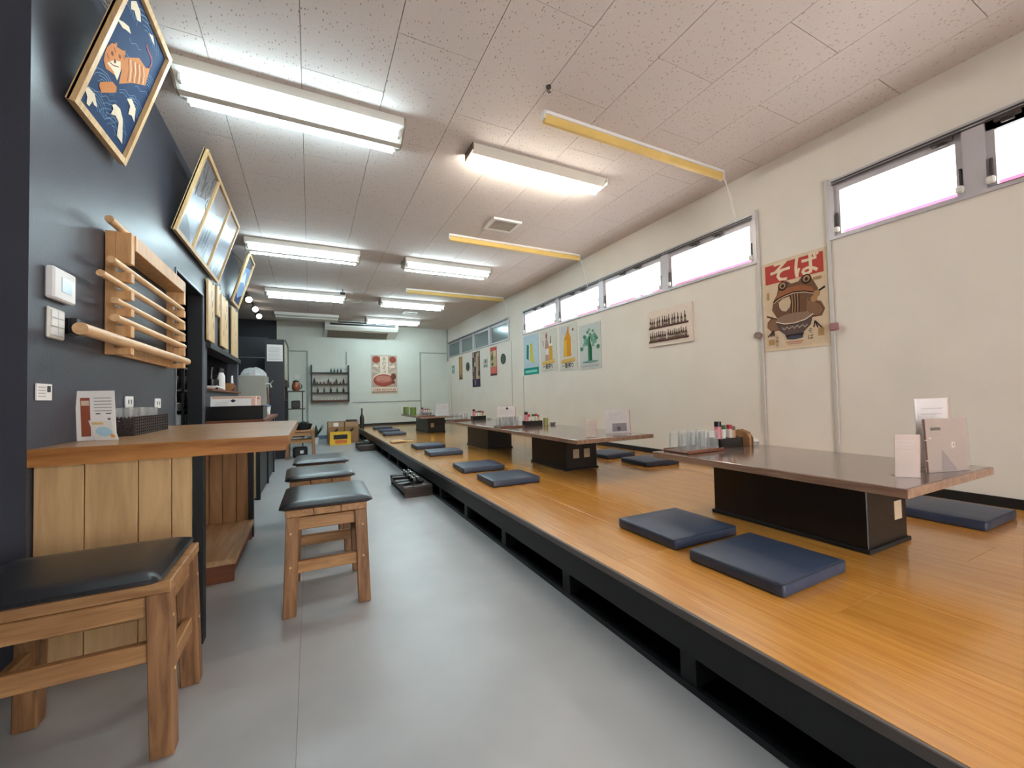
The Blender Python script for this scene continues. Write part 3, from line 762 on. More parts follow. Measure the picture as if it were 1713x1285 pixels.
# ================================================================== FIRST COUNTER
c = thing('counter', (-.48, 2.7, 0), 'thick wooden slab counter with plank ends by the slate wall', 'counter')
SY0, SY1, SX1, SZ0, SZ1 = 1.98, 3.45, -.085, .738, .800
core = B().prism([(XL + .001, SY0, SZ0), (SX1 - .012, SY0, SZ0), (SX1, SY0 + .004, SZ0 + .02), (SX1, SY0 + .002, SZ1 - .002), (XL + .001, SY0, SZ1 - .002)], (0, SY1 - SY0, 0))
new('slab', core, M_slab, c)
nb = 5
for k in range(nb):
    a = SY0 + (SY1 - SY0) * k / nb; b = SY0 + (SY1 - SY0) * (k + 1) / nb
    new('top_board', B().box((XL + .001, a + .0006, SZ1 - .003), (SX1 - .001, b - .0006, SZ1), .0008), M_slabtop, c)
# near end panel facing the viewer
fx = [XL + .002, -.734, -.585, -.486, -.418]
for a, b in zip(fx, fx[1:]):
    new('plank', B().box((a + .0015, 2.012, .03), (b - .0015, 2.03, SZ0), .002), M_plank, c)
new('panel_frame', B().box((XL + .002, 2.03, .02), (-.418, 2.055, SZ0)), M_black, c)
new('post', B().box((-.418, 2.005, .0), (-.386, 2.06, SZ0)), M_black, c)
new('toe_rail', B().box((XL + .002, 2.016, 0), (-.418, 2.05, .03)), M_black, c)
# far end panel
fx = [XL + .002, -.73, -.62, -.545, -.465, -.395]
for a, b in zip(fx, fx[1:]):
    new('plank', B().box((a + .0015, 3.40, .10), (b - .0015, 3.418, SZ0), .002), M_plank2, c)
new('panel_frame', B().box((XL + .002, 3.418, 0), (-.395, 3.44, SZ0)), M_black, c)
new('post', B().box((-.395, 3.395, 0), (-.365, 3.445, SZ0)), M_black, c)
new('inner_panel', B().box((XL + .002, 2.055, .0), (XL + .02, 3.40, SZ0)), M_plank2, c)
st = thing('foot_step', (-.6, 3.0, 0), 'low wooden foot step under the slab counter', 'step')
new('top_board', B().box((XL + .025, 2.60, .095), (-.360, 3.39, .125), .003), M_step, st)
new('end_board', B().box((XL + .03, 2.62, 0), (-.372, 2.65, .095)), M_red, st)
new('end_board', B().box((XL + .03, 3.34, 0), (-.372, 3.37, .095)), M_red, st)
new('side_board', B().box((-.40, 2.65, 0.02), (-.38, 3.34, .095)), M_red, st)

# things on the counter
s = Sheet('menu_stand', 'white menu card with brown stripe leaning on the counter', 'menu', (-.855, 2.285, .8015), (.125, -.01, 0), (-.018, .03, .205), .003, clear=0)
s.rect(.12, .08, .36, .86, (150, 84, 62)); s.rect(.14, .7, .34, .8, (214, 190, 170))
for k in range(5): s.rect(.46, .58 + .065 * k, .92, .6 + .065 * k, (170, 170, 168))
s.rect(.5, .52, .62, .54, (60, 60, 60)); s.rect(.76, .52, .9, .54, (60, 60, 60)); s.rect(.8, .22, .88, .44, (110, 110, 112)); s.done()
s = Sheet('menu_card', 'small cream picture card leaning on the white menu', 'card', (-.79, 2.262, .8015), (.075, -.012, 0), (-.03, .02, .082), .002, clear=0)
s.rect(.04, .04, .96, .96, (226, 226, 220)); s.ell(.5, .42, .36, .24, (170, 205, 222)); s.rect(.1, .78, .6, .9, (222, 186, 120)); s.ell(.8, .2, .1, .1, (226, 160, 90)); s.done()
r = thing('wire_basket', (-.79, 2.66, .8), 'dark brown woven basket holding stacked glasses on the counter', 'basket')
bx0, bx1, by0, by1, bz = -.855, -.735, 2.48, 2.98, .80
for k in range(6):
    z = bz + .004 + k * .014
    new('weave_band', B().box((bx0, by0, z), (bx1, by0 + .006, z + .008)).box((bx0, by1 - .006, z), (bx1, by1, z + .008)).box((bx0, by0 + .006, z), (bx0 + .006, by1 - .006, z + .008)).box((bx1 - .006, by0 + .006, z), (bx1, by1 - .006, z + .008)), plain('dark_rattan', (44, 30, 26), .5), r)
for k in range(9):
    x = bx0 + .006 + (bx1 - bx0 - .012) * k / 8
    new('upright', B().box((x - .003, by0 - .002, bz), (x + .003, by0 + .008, bz + .088)), plain('dark_rattan', (44, 30, 26), .5), r)
for k in range(18):
    y = by0 + .012 + (by1 - by0 - .02) * k / 17
    new('upright', B().box((bx1 - .008, y - .004, bz), (bx1 + .002, y + .004, bz + .088)), plain('dark_rattan', (44, 30, 26), .5), r)
new('bottom', B().box((bx0, by0, bz), (bx1, by1, bz + .004)), plain('dark_rattan', (44, 30, 26), .5), r)
new('label', B().box((bx0 + .01, by0 - .004, bz + .066), (bx0 + .05, by0 - .002, bz + .078)), M_paper, r)

def tumbler(loc, label, group, h=.10, r=.032):
    o = new('glass_tumbler', B().lathe(loc, [(0, .0), (r * .82, .0), (r, h), (r * .93, h), (r * .76, .012), (0, .012)], 12), M_clear, None, True)
    return tag(o, label, 'glass', group)
k = 0
for (gx, gy) in ((-.820, 2.54), (-.770, 2.56), (-.82, 2.66), (-.770, 2.70), (-.82, 2.79), (-.770, 2.84)):
    tumbler((gx, gy, bz + .006), 'clear glass tumbler in the dark basket, ' + ('wall', 'aisle')[gx > -.8] + ' side, ' + ('near', 'middle', 'far')[(gy > 2.6) + (gy > 2.75)] + ' end', 'glasses in the counter basket', .125, .027)

# ================================================================== SECOND COUNTER by the hatch
c2 = thing('side_counter', (-.66, 5.3, 0), 'narrow wooden side counter below the serving hatch', 'counter')
new('top', B().box((XL + .001, 4.60, .74), (-.40, 6.4, .775), .003), M_red, c2)
for a, b in ((XL + .002, -.70), (-.70, -.58), (-.58, -.475)):
    new('plank', B().box((a + .001, 4.63, .02), (b - .001, 4.648, .74), .002), M_plank, c2)
new('post', B().box((-.475, 4.625, 0), (-.44, 4.665, .74)), M_black, c2)
new('back_frame', B().box((XL + .002, 4.648, 0), (-.475, 4.665, .74)), M_black, c2)
for y in (5.5, 6.33): new('post', B().box((-.475, y, 0), (-.44, y + .04, .74)), M_black, c2)
new('front_panel', B().box((-.47, 4.665, .02), (-.455, 5.5, .74)).box((-.47, 5.54, .02), (-.455, 6.33, .74)), M_black, c2)
r = thing('serving_tray', (-.64, 4.9, .775), 'deep black serving tray on the side counter', 'tray')
tb = B(); tx0, tx1, ty0, ty1 = XL + .004, -.415, 4.63, 5.05
tb.box((tx0, ty0, .776), (tx1, ty1, .782)); tb.box((tx0, ty0, .782), (tx1, ty0 + .012, .905), .003); tb.box((tx0, ty1 - .012, .782), (tx1, ty1, .905), .003); tb.box((tx0, ty0 + .012, .782), (tx0 + .012, ty1 - .012, .905), .003); tb.box((tx1 - .012, ty0 + .012, .782), (tx1, ty1 - .012, .905), .003)
new('box', tb, M_blackgloss, r)
new('rim', B().box((tx1 - .02, ty0 - .004, .895), (tx1 + .004, ty1, .91), .003).box((tx0, ty0 - .004, .895), (tx1 - .02, ty0 + .012, .91), .003), M_blackgloss, r)
s = Sheet('boxed_papers', 'white paper box with dark diamond mark in the black tray', 'paper box', (-.845, 4.70, .785), (.37, 0, 0), (-.0, .03, .215), .02, M_paper, clear=0)
s.rect(.02, .9, .98, .98, (206, 160, 140)); s.poly([(.42, .8), (.48, .88), (.54, .8), (.48, .72)], (40, 44, 66)); s.rect(.88, .5, .97, .97, (222, 176, 160))
for k in range(3): s.rect(.1, .6 + .06 * k, .36, .615 + .06 * k, (180, 180, 186))
s.done()
s = Sheet('boxed_papers', 'pink edged paper stack at the right of the black tray', 'paper stack', (-.52, 4.72, .785), (.075, 0, 0), (0, .03, .215), .012, plain('pink_paper', (226, 190, 176), .7), clear=0)
s.rect(.1, .85, .9, .95, (196, 120, 104)); s.done()
# utensils on the hatch sill
zs = PZ0 + .02
o = new('squeeze_bottle', B().lathe((-.90, 5.52, zs), [(0, 0), (.042, 0), (.045, .02), (.043, .16), (.032, .19), (.03, .2), (0, .2)], 14), M_white, None, True); tag(o, 'white squeeze bottle with dark cap on the hatch sill', 'bottle')
new('cap', B().lathe((-.90, 5.52, zs + .2), [(.032, 0), (.036, .02), (.03, .045), (0, .05)], 12), M_blackgloss, o, True)
r = thing('black_pot', (-.92, 5.2, zs), 'black handled pot on the hatch sill', 'pot')
new('bowl', B().lathe((-.92, 5.2, zs), [(0, 0), (.05, 0), (.06, .04), (.058, .11), (.052, .11), (.05, .01), (0, .01)], 14), M_blackgloss, r, True)
new('handle', B().tube([(-.90, 5.25, zs + .1), (-.88, 5.30, zs + .2), (-.87, 5.33, zs + .25)], .008, 8), M_blackgloss, r, True)
new('handle', B().tube([(-.92, 5.16, zs + .1), (-.91, 5.12, zs + .2), (-.90, 5.10, zs + .23)], .008, 8), M_steel, r, True)
tag(new('white_ladle', B().lathe((-.90, 4.98, zs), [(0, 0), (.04, .004), (.065, .03), (.06, .034), (.035, .012), (0, .01)], 14).tube([(-.85, 5.02, zs + .03), (-.84, 5.28, zs + .012)], .011, 8), M_white, None, True), 'white ladle lying on the hatch sill near the doorway', 'ladle')
tag(new('wooden_bowl', B().lathe((-.89, 5.80, zs), [(0, 0), (.04, 0), (.08, .05), (.085, .09), (.078, .09), (.06, .03), (0, .012)], 16), M_plank2, None, True), 'tan wooden bowl on the hatch sill', 'bowl')
r = thing('knife_block', (-.89, 6.1, zs), 'white handled scoop standing in a wooden box on the hatch sill', 'utensil')
new('box', B().cbox((-.89, 6.1, zs + .04), (.1, .18, .08), .004), M_red, r)
new('scoop', B().prism([(-.88, 6.05, zs + .08), (-.88, 6.16, zs + .08), (-.88, 6.12, zs + .2), (-.88, 6.06, zs + .18)], (.012, 0, 0)), M_white, r)
# shelf with crockery inside the kitchen, seen through the doorway
r = thing('kitchen_rack', (-1.2, 4.9, 0), 'dark steel rack inside the kitchen doorway', 'rack')
for xx in (-1.36, -1.06):
    for yy in (4.74, 5.04): new('upright', B().box((xx - .01, yy - .01, 0), (xx + .01, yy + .01, 1.7)), M_aludark, r)
for z in (.30, .70, .88, 1.06, 1.27): new('shelf', B().box((-1.37, 4.73, z), (-1.05, 5.05, z + .012)), M_steel, r)
for i, (z, mt, rr_, hh, lab) in enumerate(((.712, M_white, .08, .07, 'stack of white bowls low on the kitchen rack'), (.892, M_steel, .08, .06, 'steel pan on the kitchen rack'), (1.072, M_blackgloss, .075, .13, 'black pot on the kitchen rack'), (1.282, M_white, .05, .09, 'white jar on the top kitchen shelf'))):
    nst = 3 if i == 0 else 1
    for q in range(nst):
        tag(new(('rice_bowl', 'steel_pan', 'black_pot', 'white_jar')[i], B().lathe((-1.13, 4.84, z + q * .03), [(0, 0), (rr_ * .6, 0), (rr_, hh * .7), (rr_, hh), (rr_ * .93, hh), (rr_ * .55, .012), (0, .012)], 14), mt, None, True), ('lowest', 'middle', 'topmost')[q] + ' white bowl of the stack on the kitchen rack' if i == 0 else lab, ('bowl', 'pan', 'pot', 'jar')[i])
r = thing('refrigerator', (-1.3, 5.5, 0), 'tall black refrigerator inside the kitchen', 'refrigerator')
new('body', B().box((-1.5, 5.15, 0), (-1.12, 5.62, 1.04), .006), M_black, r); new('door', B().box((-1.12, 5.16, .05), (-1.10, 5.61, 1.0), .003), M_blackgloss, r); new('handle', B().box((-1.10, 5.2, .4), (-1.085, 5.215, .8)), M_aludark, r)

# ================================================================== FAR LEFT: appliance, cabinets
r = thing('steel_dispenser', (-.74, 7.0, 0), 'grey steel appliance on black cabinet past the slate wall', 'appliance')
new('cabinet', B().box((-.96, 6.82, .02), (-.50, 7.35, .70), .004), M_black, r)
new('body', B().box((-.95, 6.84, .70), (-.575, 7.32, 1.325), .012, 2), M_steelp, r)
new('drip_tray', B().box((-.575, 6.86, .72), (-.50, 7.2, .75), .004), M_steel, r)
new('tap', B().tube([(-.575, 6.92, 1.20), (-.53, 6.92, 1.20), (-.515, 6.92, 1.15)], .014, 8).tube([(-.53, 6.92, 1.2), (-.49, 6.9, 1.25)], .009, 8), M_steel, r, True)
new('hose', B().tube([(-.56, 6.88, 1.15), (-.548, 6.87, .95), (-.55, 6.87, .75)], .012, 8), plain('hose_rust', (120, 84, 70), .5), r, True)
bm_ = B().lathe((-.75, 7.08, 1.326), [(0, .13), (.06, .125), (.12, .095), (.16, .04), (.17, 0), (0, 0)], 14)
for v in bm_.bm.verts: v.co.z = max(1.326, v.co.z + random.uniform(-.012, .012) * (1 if v.co.z > 1.34 else 0))
tag(new('plastic_bag', bm_, M_plastic_wrap), 'crumpled clear plastic bag on top of the grey appliance', 'bag')
r = thing('tissue_box', (-.47, 6.7, .775), 'white tub with blue lid beside the grey appliance', 'tub')
new('tub', B().lathe((-.54, 6.30, .776), [(0, 0), (.055, 0), (.065, .10), (0, .10)], 14), M_white, r, True)
new('lid', B().lathe((-.54, 6.30, .876), [(.068, 0), (.068, .018), (.03, .03), (0, .03)], 14), plain('lid_blue', (96, 130, 170), .4), r, True)
o = B().lathe((-.60, 6.12, .776), [(0, .07), (.05, .065), (.1, .035), (.12, 0), (0, 0)], 12)
for v in o.bm.verts: v.co.z = max(.776, v.co.z + random.uniform(-.01, .012))
tag(new('folded_cloth', o, plain('beige_cloth', (176, 164, 142), .9)), 'crumpled beige cloth at the end of the side counter', 'cloth')
# black cabinet with notice
r = thing('black_cabinet', (-.53, 8.3, 0), 'tall black open cabinet with white notice on its end', 'cabinet')
kx0, kx1, ky0, ky1, kz = -.66, -.385, 7.72, 8.75, 1.97
new('end_panel', B().box((kx0, ky0, 0), (kx1, ky0 + .03, kz)), plain('cabinet_navy_black', (26, 30, 40), .45), r)
new('end_panel', B().box((kx0, ky1 - .03, 0), (kx1, ky1, kz)), M_black, r)
new('back', B().box((kx0, ky0 + .03, 0), (kx0 + .02, ky1 - .03, kz)), M_black, r)
for z in (.10, .55, .95, 1.30, 1.66, 1.94): new('shelf', B().box((kx0 + .02, ky0 + .03, z), (kx1, ky1 - .03, z + .025)), M_black, r)
new('glass_door', B().box((kx1, ky0 + .03, 1.32), (kx1 + .008, ky1 - .03, 1.94)), plain('beige_panel', (168, 162, 144), .4), r)
new('door_frame', B().box((kx1 + .008, ky1 - .06, 1.30), (kx1 + .02, ky1, kz)).box((kx1 + .008, ky0, 1.95), (kx1 + .02, ky1 - .06, kz)), M_black, r)
new('drawer_box', B().box((kx1 - .02, ky0 + .3, 1.20), (kx1 + .03, ky1, 1.30)), plain('box_brown', (62, 52, 46), .6), r)
s = Sheet('paper_notice', 'white printed notice on the black cabinet end', 'notice', (-.632, ky0, 1.605), (.225, 0, 0), (0, 0, .275), .002)
for k in range(12): s.rect(.1, .1 + .065 * k, .9 - .2 * ((k * 7) % 3) / 3, .12 + .065 * k, (176, 180, 190))
s.done()
for k, (yy, zz, h, mt, lab) in enumerate(((7.95, .975, .24, M_steel, 'silver canister on middle shelf of black cabinet'), (8.15, .975, .18, M_paper, 'white box on middle shelf of black cabinet'), (8.4, 1.325 - .35, .2, M_card, 'brown box on middle shelf of black cabinet'))):
    tag(new('storage_box', B().box((kx0 + .08, yy - .07, zz + .001), (kx1 - .03, yy + .07, zz + h), .006), mt), lab, 'box')
tag(new('dark_cupboard', B().box((-1.5, 8.9, 0), (-.72, 9.3, 2.16), .004).box((-1.45, 8.88, 1.5), (-.76, 8.9, 2.12)), M_dark), 'dark cupboard behind the grey appliance', 'cupboard')
tag(new('hanging_rail', B().tube([(-1.3, 8.6, 1.74), (-.66, 8.6, 1.74)], .01, 8).box((-1.3, 8.59, 1.74), (-1.28, 8.61, 2.15)), M_steel), 'thin steel hanging rail by the black cabinet', 'rail')
tag(new('steel_column', B().box((-.99, 6.9, 1.33), (-.955, 7.0, 1.95), .004).box((-.955, 6.92, 1.33), (-.93, 6.98, 1.93), .004), M_offwhite), 'white steel strip at the end of the slate wall', 'post')
# small grey rack with pot
r = thing('metal_shelf', (-.27, 8.9, 0), 'small metal shelf unit beside the black cabinet', 'shelf')
for xx in (-.40, -.14):
    for yy in (8.8, 9.15): new('upright', B().box((xx - .008, yy - .008, 0), (xx + .008, yy + .008, 1.14)), M_aludark, r)
for z in (.25, .78, 1.12): new('shelf_board', B().box((-.43, 8.77, z), (-.10, 9.18, z + .018)), M_aludark, r)
new('side_panel', B().box((-.43, 8.80, .2), (-.42, 9.15, 1.12)), plain('shelf_beige', (150, 144, 128), .6), r)
r = thing('copper_pot', (-.25, 8.92, 1.14), 'brown ceramic teapot on the small metal shelf', 'pot')
new('body', B().lathe((-.25, 8.92, 1.139), [(0, 0), (.05, 0), (.075, .05), (.07, .13), (.05, .17), (0, .17)], 14), M_copper, r, True)
new('lid', B().lathe((-.25, 8.92, 1.309), [(.055, 0), (.055, .02), (.02, .035), (0, .035)], 12), M_black, r, True)
new('handle', B().tube([(-.19, 8.92, 1.17), (-.15, 8.92, 1.2), (-.15, 8.92, 1.25), (-.185, 8.92, 1.28)], .01, 8), M_black, r, True)
tag(new('coffee_maker', B().box((-.33, 8.84, .799), (-.18, 9.02, .95), .012).box((-.30, 8.82, .86), (-.21, 8.84, .90)), M_blackgloss), 'black machine on the lower tier of the small metal shelf', 'machine')
tag(new('wall_plate', B().disc((-.28, YB - .02, 1.52), .06, (0, 1, 0), .015, 16), M_offwhite), 'pale round plate on back wall above the teapot', 'plate')

# ================================================================== BACK WALL
r = thing('bottle_rack', (.43, YB - .08, .9), 'black wall rack of three shelves on the back wall', 'rack')
for xx in (.012, .84): new('side_board', B().box((xx, YB - .15, .90), (xx + .03, YB - .012, 1.80)), M_black, r)
for z, d in ((1.60, .14), (1.325, .14), (1.115, .14), (.90, .15)): new('shelf', B().box((.042, YB - d, z), (.84, YB - .012, z + .022)), M_black, r)
new('shelf_lip', B().box((.042, YB - .152, .922), (.84, YB - .146, .95)), M_red, r)
new('back_sheet', B().box((.042, YB - .014, .922), (.84, YB - .012, 1.60)), plain('rack_back_pale', (196, 192, 180), .7), r)
bc = [plain('bottle_dark', (40, 26, 20), .25), plain('bottle_green', (50, 78, 62), .25), plain('bottle_amber', (120, 70, 40), .3), M_offwhite]
def bottle(x, y, z, h, rad, mat, label, group, name='bottle'):
    o = new(name, B().lathe((x, y, z), [(0, 0), (rad, 0), (rad, h * .55), (rad * .35, h * .74), (rad * .32, h * .97), (0, h * .97)], 10), mat, None, True)
    new('cap', B().lathe((x, y, z + h * .965), [(rad * .4, 0), (rad * .4, h * .05), (0, h * .05)], 8), M_blackgloss, o)
    return tag(o, label, 'bottle', group)
for k in range(4): bottle(.46 + .075 * k, YB - .07, 1.6225, .11, .02, bc[1], 'small green bottle, '+ORD_(k)+' from left on the wall rack top shelf', 'bottles on rack top shelf')
for k, xx in enumerate((.09, .40, .58, .74)): bottle(xx, YB - .07, 1.3475, .15 if k == 0 else .13, .024, bc[0], 'tall dark bottle at left end of the rack middle shelf' if k == 0 else 'small dark bottle, ' + ORD_(k - 1) + ' from left on the rack middle shelf', 'dark bottles on rack middle shelf')
for k in range(9):
    xx = .15 + .075 * k
    if min(abs(xx - q) for q in (.09, .40, .58, .74)) > .04:
        tag(new('spice_jar', B().lathe((xx, YB - .10, 1.3475), [(0, 0), (.02, 0), (.02, .04), (.014, .05), (0, .05)], 10), bc[2], None, True), 'tiny amber jar, place ' + ORD_(k) + ' from left on the rack middle shelf', 'jar', 'amber jars on rack middle shelf')
for k in range(5): bottle(.16 + .145 * k, YB - .07, 1.1375, .12, .023, bc[1 if k % 2 else 0], 'small bottle, ' + ORD_(k) + ' from left on the wall rack lower shelf', 'bottles on rack lower shelf')
for k in range(10): tag(new('sake_cup', B().lathe((.09 + .075 * k, YB - .08, .9225), [(0, 0), (.018, 0), (.024, .06), (.02, .06), (.014, .006), (0, .006)], 10), M_offwhite, None, True), 'small white cup, ' + ORD_(k) + ' from left on the wall rack bottom shelf', 'cup', 'white cups on rack bottom shelf')

s = Sheet('noodle_poster', 'brown and red soba noodles poster on the back wall', 'poster', (1.405, YB, 1.075), (.665, 0, 0), (0, 0, 1.015), .006, pc((196, 178, 160)))
CR, RD, BR = (216, 200, 180), (150, 74, 62), (112, 70, 58)
s.rect(.03, .04, .97, .98, (172, 152, 138))
for k in range(8):
    a = k * math.pi / 8 + .1
    s.poly([(.5, .5), (.5 + .47 * math.cos(a), min(.97, .5 + .47 * math.sin(a))), (.5 + .47 * math.cos(a + .18), min(.97, .5 + .47 * math.sin(a + .18)))], (190, 172, 156))
s.ell(.2, .88, .15, .09, RD); s.ell(.82, .88, .13, .085, RD)
s.rect(.34, .46, .64, .97, CR)
s.vtext('手打そば', .49, .88, .11, (96, 72, 66))
s.ell(.18, .72, .12, .03, CR); s.ell(.8, .70, .12, .03, CR)
s.ell(.48, .36, .43, .18, CR); s.ell(.47, .345, .40, .16, RD); s.ell(.47, .38, .33, .10, (176, 106, 92)); s.ell(.84, .44, .10, .09, BR); s.ell(.84, .30, .06, .05, BR)
for k in range(6): s.stroke([(.2, .34 + .02 * k), (.4, .36 + .02 * k), (.72, .33 + .02 * k)], .006, (206, 160, 140))
s.rect(.03, .04, .97, .17, CR); s.text('SOBA NOODLES', .5, .105, .085, RD, .92, .018); s.rect(.03, .04, .97, .06, BR)
s.done()

# boxes, crate and bottle at the end of the aisle
def carton(x0, x1, y0, y1, h, label):
    r = thing('cardboard_box', ((x0 + x1) / 2, (y0 + y1) / 2, 0), label, 'box')
    new('carton', B().box((x0, y0, 0), (x1, y1, h), .004), M_card, r)
    new('flap', B().box((x0 + .01, y0 - .003, h - .10), (x1 - .01, y0, h)), plain('carton_tape', (172, 138, 104), .6), r)
    new('handle_hole', B().disc(((x0 + x1) / 2, y0 - .005, h * .62), .05, (0, 1, 0), .004, 14, .5), M_black, r)
    return r
r = carton(.33, .66, 9.62, 10.1, .46, 'brown cardboard box behind the yellow crate')
new('label_sticker', B().box((.44, 9.614, .37), (.54, 9.617, .45)), M_paper, r)
r = carton(.67, .95, 9.62, 10.1, .46, 'brown cardboard box next to the platform end')
tag(new('paper_bundle', B().box((.70, 9.65, .461), (.93, 9.85, .50), .012), plain('dark_bundle', (70, 54, 46), .7)), 'dark wrapped bundle on the right cardboard box', 'bundle')
r = thing('beer_crate', (.555, 9.44, 0), 'yellow plastic bottle crate with orange plate on the floor', 'crate')
x0, x1, y0, y1 = .355, .765, 9.29, 9.59
b = B()
b.box((x0, y0, 0), (x1, y1, .02)); b.box((x0, y0, .02), (x1, y0 + .014, .12)); b.box((x0, y0, .215), (x1, y0 + .014, .26)); b.box((x0, y0, .12), (x0 + .07, y0 + .014, .215)); b.box((x1 - .07, y0, .12), (x1, y0 + .014, .215))
b.box((x0, y1 - .014, .02), (x1, y1, .26)); b.box((x0, y0 + .014, .02), (x0 + .014, y1 - .014, .26)); b.box((x1 - .014, y0 + .014, .02), (x1, y1 - .014, .26))
new('shell', b, M_crate, r)
new('name_plate', B().box((x0 + .10, y0 - .005, .035), (x1 - .08, y0 - .001, .105)), plain('crate_orange', (206, 110, 40), .5), r)
for k in range(5): new('divider', B().box((x0 + .09 + .052 * k, y0 + .02, .12), (x0 + .10 + .052 * k, y0 + .03, .215)), M_black, r)
new('inner', B().box((x0 + .02, y0 + .03, .03), (x1 - .02, y1 - .02, .2)), M_black, r)
bottle(1.10, 10.35, ZP, .46, .05, bc[0], 'tall dark sake bottle standing at the platform end', None, 'sake_bottle')
# plant in a white pot
r = thing('potted_plant', (.09, 9.75, 0), 'small dark leafed plant in a white pot near back wall', 'plant')
new('pot', B().lathe((.09, 9.75, 0), [(0, 0), (.05, 0), (.07, .13), (.075, .14), (.06, .14), (0, .13)], 14), M_white, r, True)
for k in range(9):
    a = k * 2.4; l = .10 + .03 * (k % 3)
    d = Vector((math.cos(a) * .7, math.sin(a) * .7, 1.0 + .25 * (k % 4))).normalized(); p = Vector((.09, 9.75, .13)); q = Vector((-math.sin(a), math.cos(a), 0)) * .035
    tip = p + d * (l * 2.1); mid = p + d * l * 1.2
    new('leaf', B().prism([p, mid + q, tip, mid - q], Vector((0, 0, .004))), M_leaf, r)

# ================================================================== STOOLS
def make_stool():
    """frame long side along y; top of board at .465"""
    r = thing('wooden_stool', (0, 0, 0), '', 'stool', 'wooden stools with black pads')
    hx, hy, lg = .168, .208, .053
    for sx in (-1, 1):
        for sy in (-1, 1):
            tx, ty = sx * (hx - lg / 2), sy * (hy - lg / 2); bx, by = tx + sx * .014, ty + sy * .012
            b = B(); k = lg / 2
            a = [b.bm.verts.new((bx + p * k, by + q * k, 0)) for p, q in ((-1, -1), (1, -1), (1, 1), (-1, 1))]
            c_ = [b.bm.verts.new((tx + p * k, ty + q * k, .43)) for p, q in ((-1, -1), (1, -1), (1, 1), (-1, 1))]
            b.bm.faces.new(a[::-1]); b.bm.faces.new(c_)
            for i in range(4): b.bm.faces.new((a[i], a[(i + 1) % 4], c_[(i + 1) % 4], c_[i]))
            bmesh.ops.bevel(b.bm, geom=list(b.bm.edges), offset=.003, segments=1, affect='EDGES')
            o = new('leg', b, M_stool, r)
            for z in (.36, .215): new('screw_plug', B().disc((tx + sx * (.007 + (.43 - z) * .012), ty + sy * (k + (.43 - z) * .028 + .0005), z), .005, (0, sy, 0), .002, 8), M_pin, o)
    for sy in (-1, 1):
        new('apron', B().cbox((0, sy * (hy - .026), .395), (2 * hx - 2 * lg + .02, .024, .055), .003), M_stoolx, r)
        new('stretcher', B().cbox((0, sy * (hy - .02), .205), (2 * hx - 2 * lg + .034, .026, .05), .003), M_stoolx, r)
    for sx in (-1, 1):
        new('apron', B().cbox((sx * (hx - .026), 0, .395), (.024, 2 * hy - 2 * lg + .02, .055), .003), M_stooly, r)
        new('stretcher', B().cbox((sx * (hx - .02), 0, .275), (.026, 2 * hy - 2 * lg + .034, .05), .003), M_stooly, r)
    for k in range(3):
        w = 2 * hx / 3
        new('seat_board', B().box((-hx - .003 + w * k + .002 * k, -hy - .003, .43), (-hx - .003 + w * (k + 1) + .002 * k, hy + .003, .463), .003), M_stooly, r)
    b = B(); ux, uy = hx + .028, hy + .022
    lv = [(ux - .012, uy - .012, .4635), (ux, uy, .471), (ux - .004, uy - .004, .480), (ux - .028, uy - .028, .491), (ux - .07, uy - .07, .4955)]
    rings = []
    for a, c_, z in lv:
        R_ = .02; pts = []
        for (cx, cy, t0) in ((a - R_, c_ - R_, 0), (-a + R_, c_ - R_, 90), (-a + R_, -c_ + R_, 180), (a - R_, -c_ + R_, 270)):
            for j in range(4):
                t = math.radians(t0 + 30 * j); pts.append(b.bm.verts.new((cx + R_ * math.cos(t), cy + R_ * math.sin(t), z)))
        rings.append(pts)
    n = 16
    for a, c_ in zip(rings, rings[1:]):
        for i in range(n): b.bm.faces.new((a[i], a[(i + 1) % n], c_[(i + 1) % n], c_[i]))
    b.bm.faces.new(rings[0][::-1]); b.bm.faces.new(rings[-1])
    new('seat_pad', b, M_pad, r, True)
    return r
st0 = make_stool()
st_spots = [((.07, 2.265, 0), -1.0, 'wooden stool with black pad, nearest of the aisle row'), ((.05, 2.98, 0), 1.5, 'wooden stool with black pad, second of the aisle row'), ((.075, 3.64, 0), -1.0, 'wooden stool with black pad, third of the aisle row'), ((-.56, 1.60, 0), 91.0, 'large wooden stool with black pad at the lower left corner')]
for i, (loc, a, lab) in enumerate(st_spots):
    o = st0 if i == 0 else copy_tree(st0)
    place(o, loc, math.radians(a)); o['label'] = lab
    if i == 3:
        for ch in o.children:
            if ch.name.startswith('seat_pad'): ch.location = (0, .035, 0)      # pad slid to one side
# white sticker on the first stool's rail
new('price_sticker', B().box((.052, -.199, .186), (.078, -.1975, .222)), M_paper, st0)
new('sticker_mark', B().box((.058, -.2, .192), (.071, -.199, .215)), M_aludark, st0)
# stool used as a stand far down the aisle
o = copy_tree(st0); place(o, (-.15, 7.72, 0), math.radians(90)); o['label'] = 'wooden stool used as a stand at the end of the aisle'
for ch in list(o.children):
    if ch.name.startswith(('seat_pad', 'price', 'sticker')): bpy.data.objects.remove(ch)
r = thing('storage_basket', (-.15, 7.72, .464), 'black basket of folded items on the far wooden stool', 'basket')
new('tub', B().lathe((-.13, 7.70, .464), [(0, 0), (.13, 0), (.16, .09), (.15, .09), (.12, .01), (0, .01)], 16), M_blackgloss, r, True)
for k in range(5): new('folded_item', B().cbox((-.17 + .03 * k, 7.66 + .03 * (k % 2), .56 + .01 * (k % 3)), (.05, .1, .05), .012), (M_black, M_dark, M_leaf, M_black, M_aludark)[k], r)
r = thing('shoe_bag', (-.17, 7.74, 0), 'dark bundle with white tag stored under the far stool', 'bundle')
new('bag', B().box((-.27, 7.64, .0), (-.05, 7.86, .17), .03, 2), M_black, r)
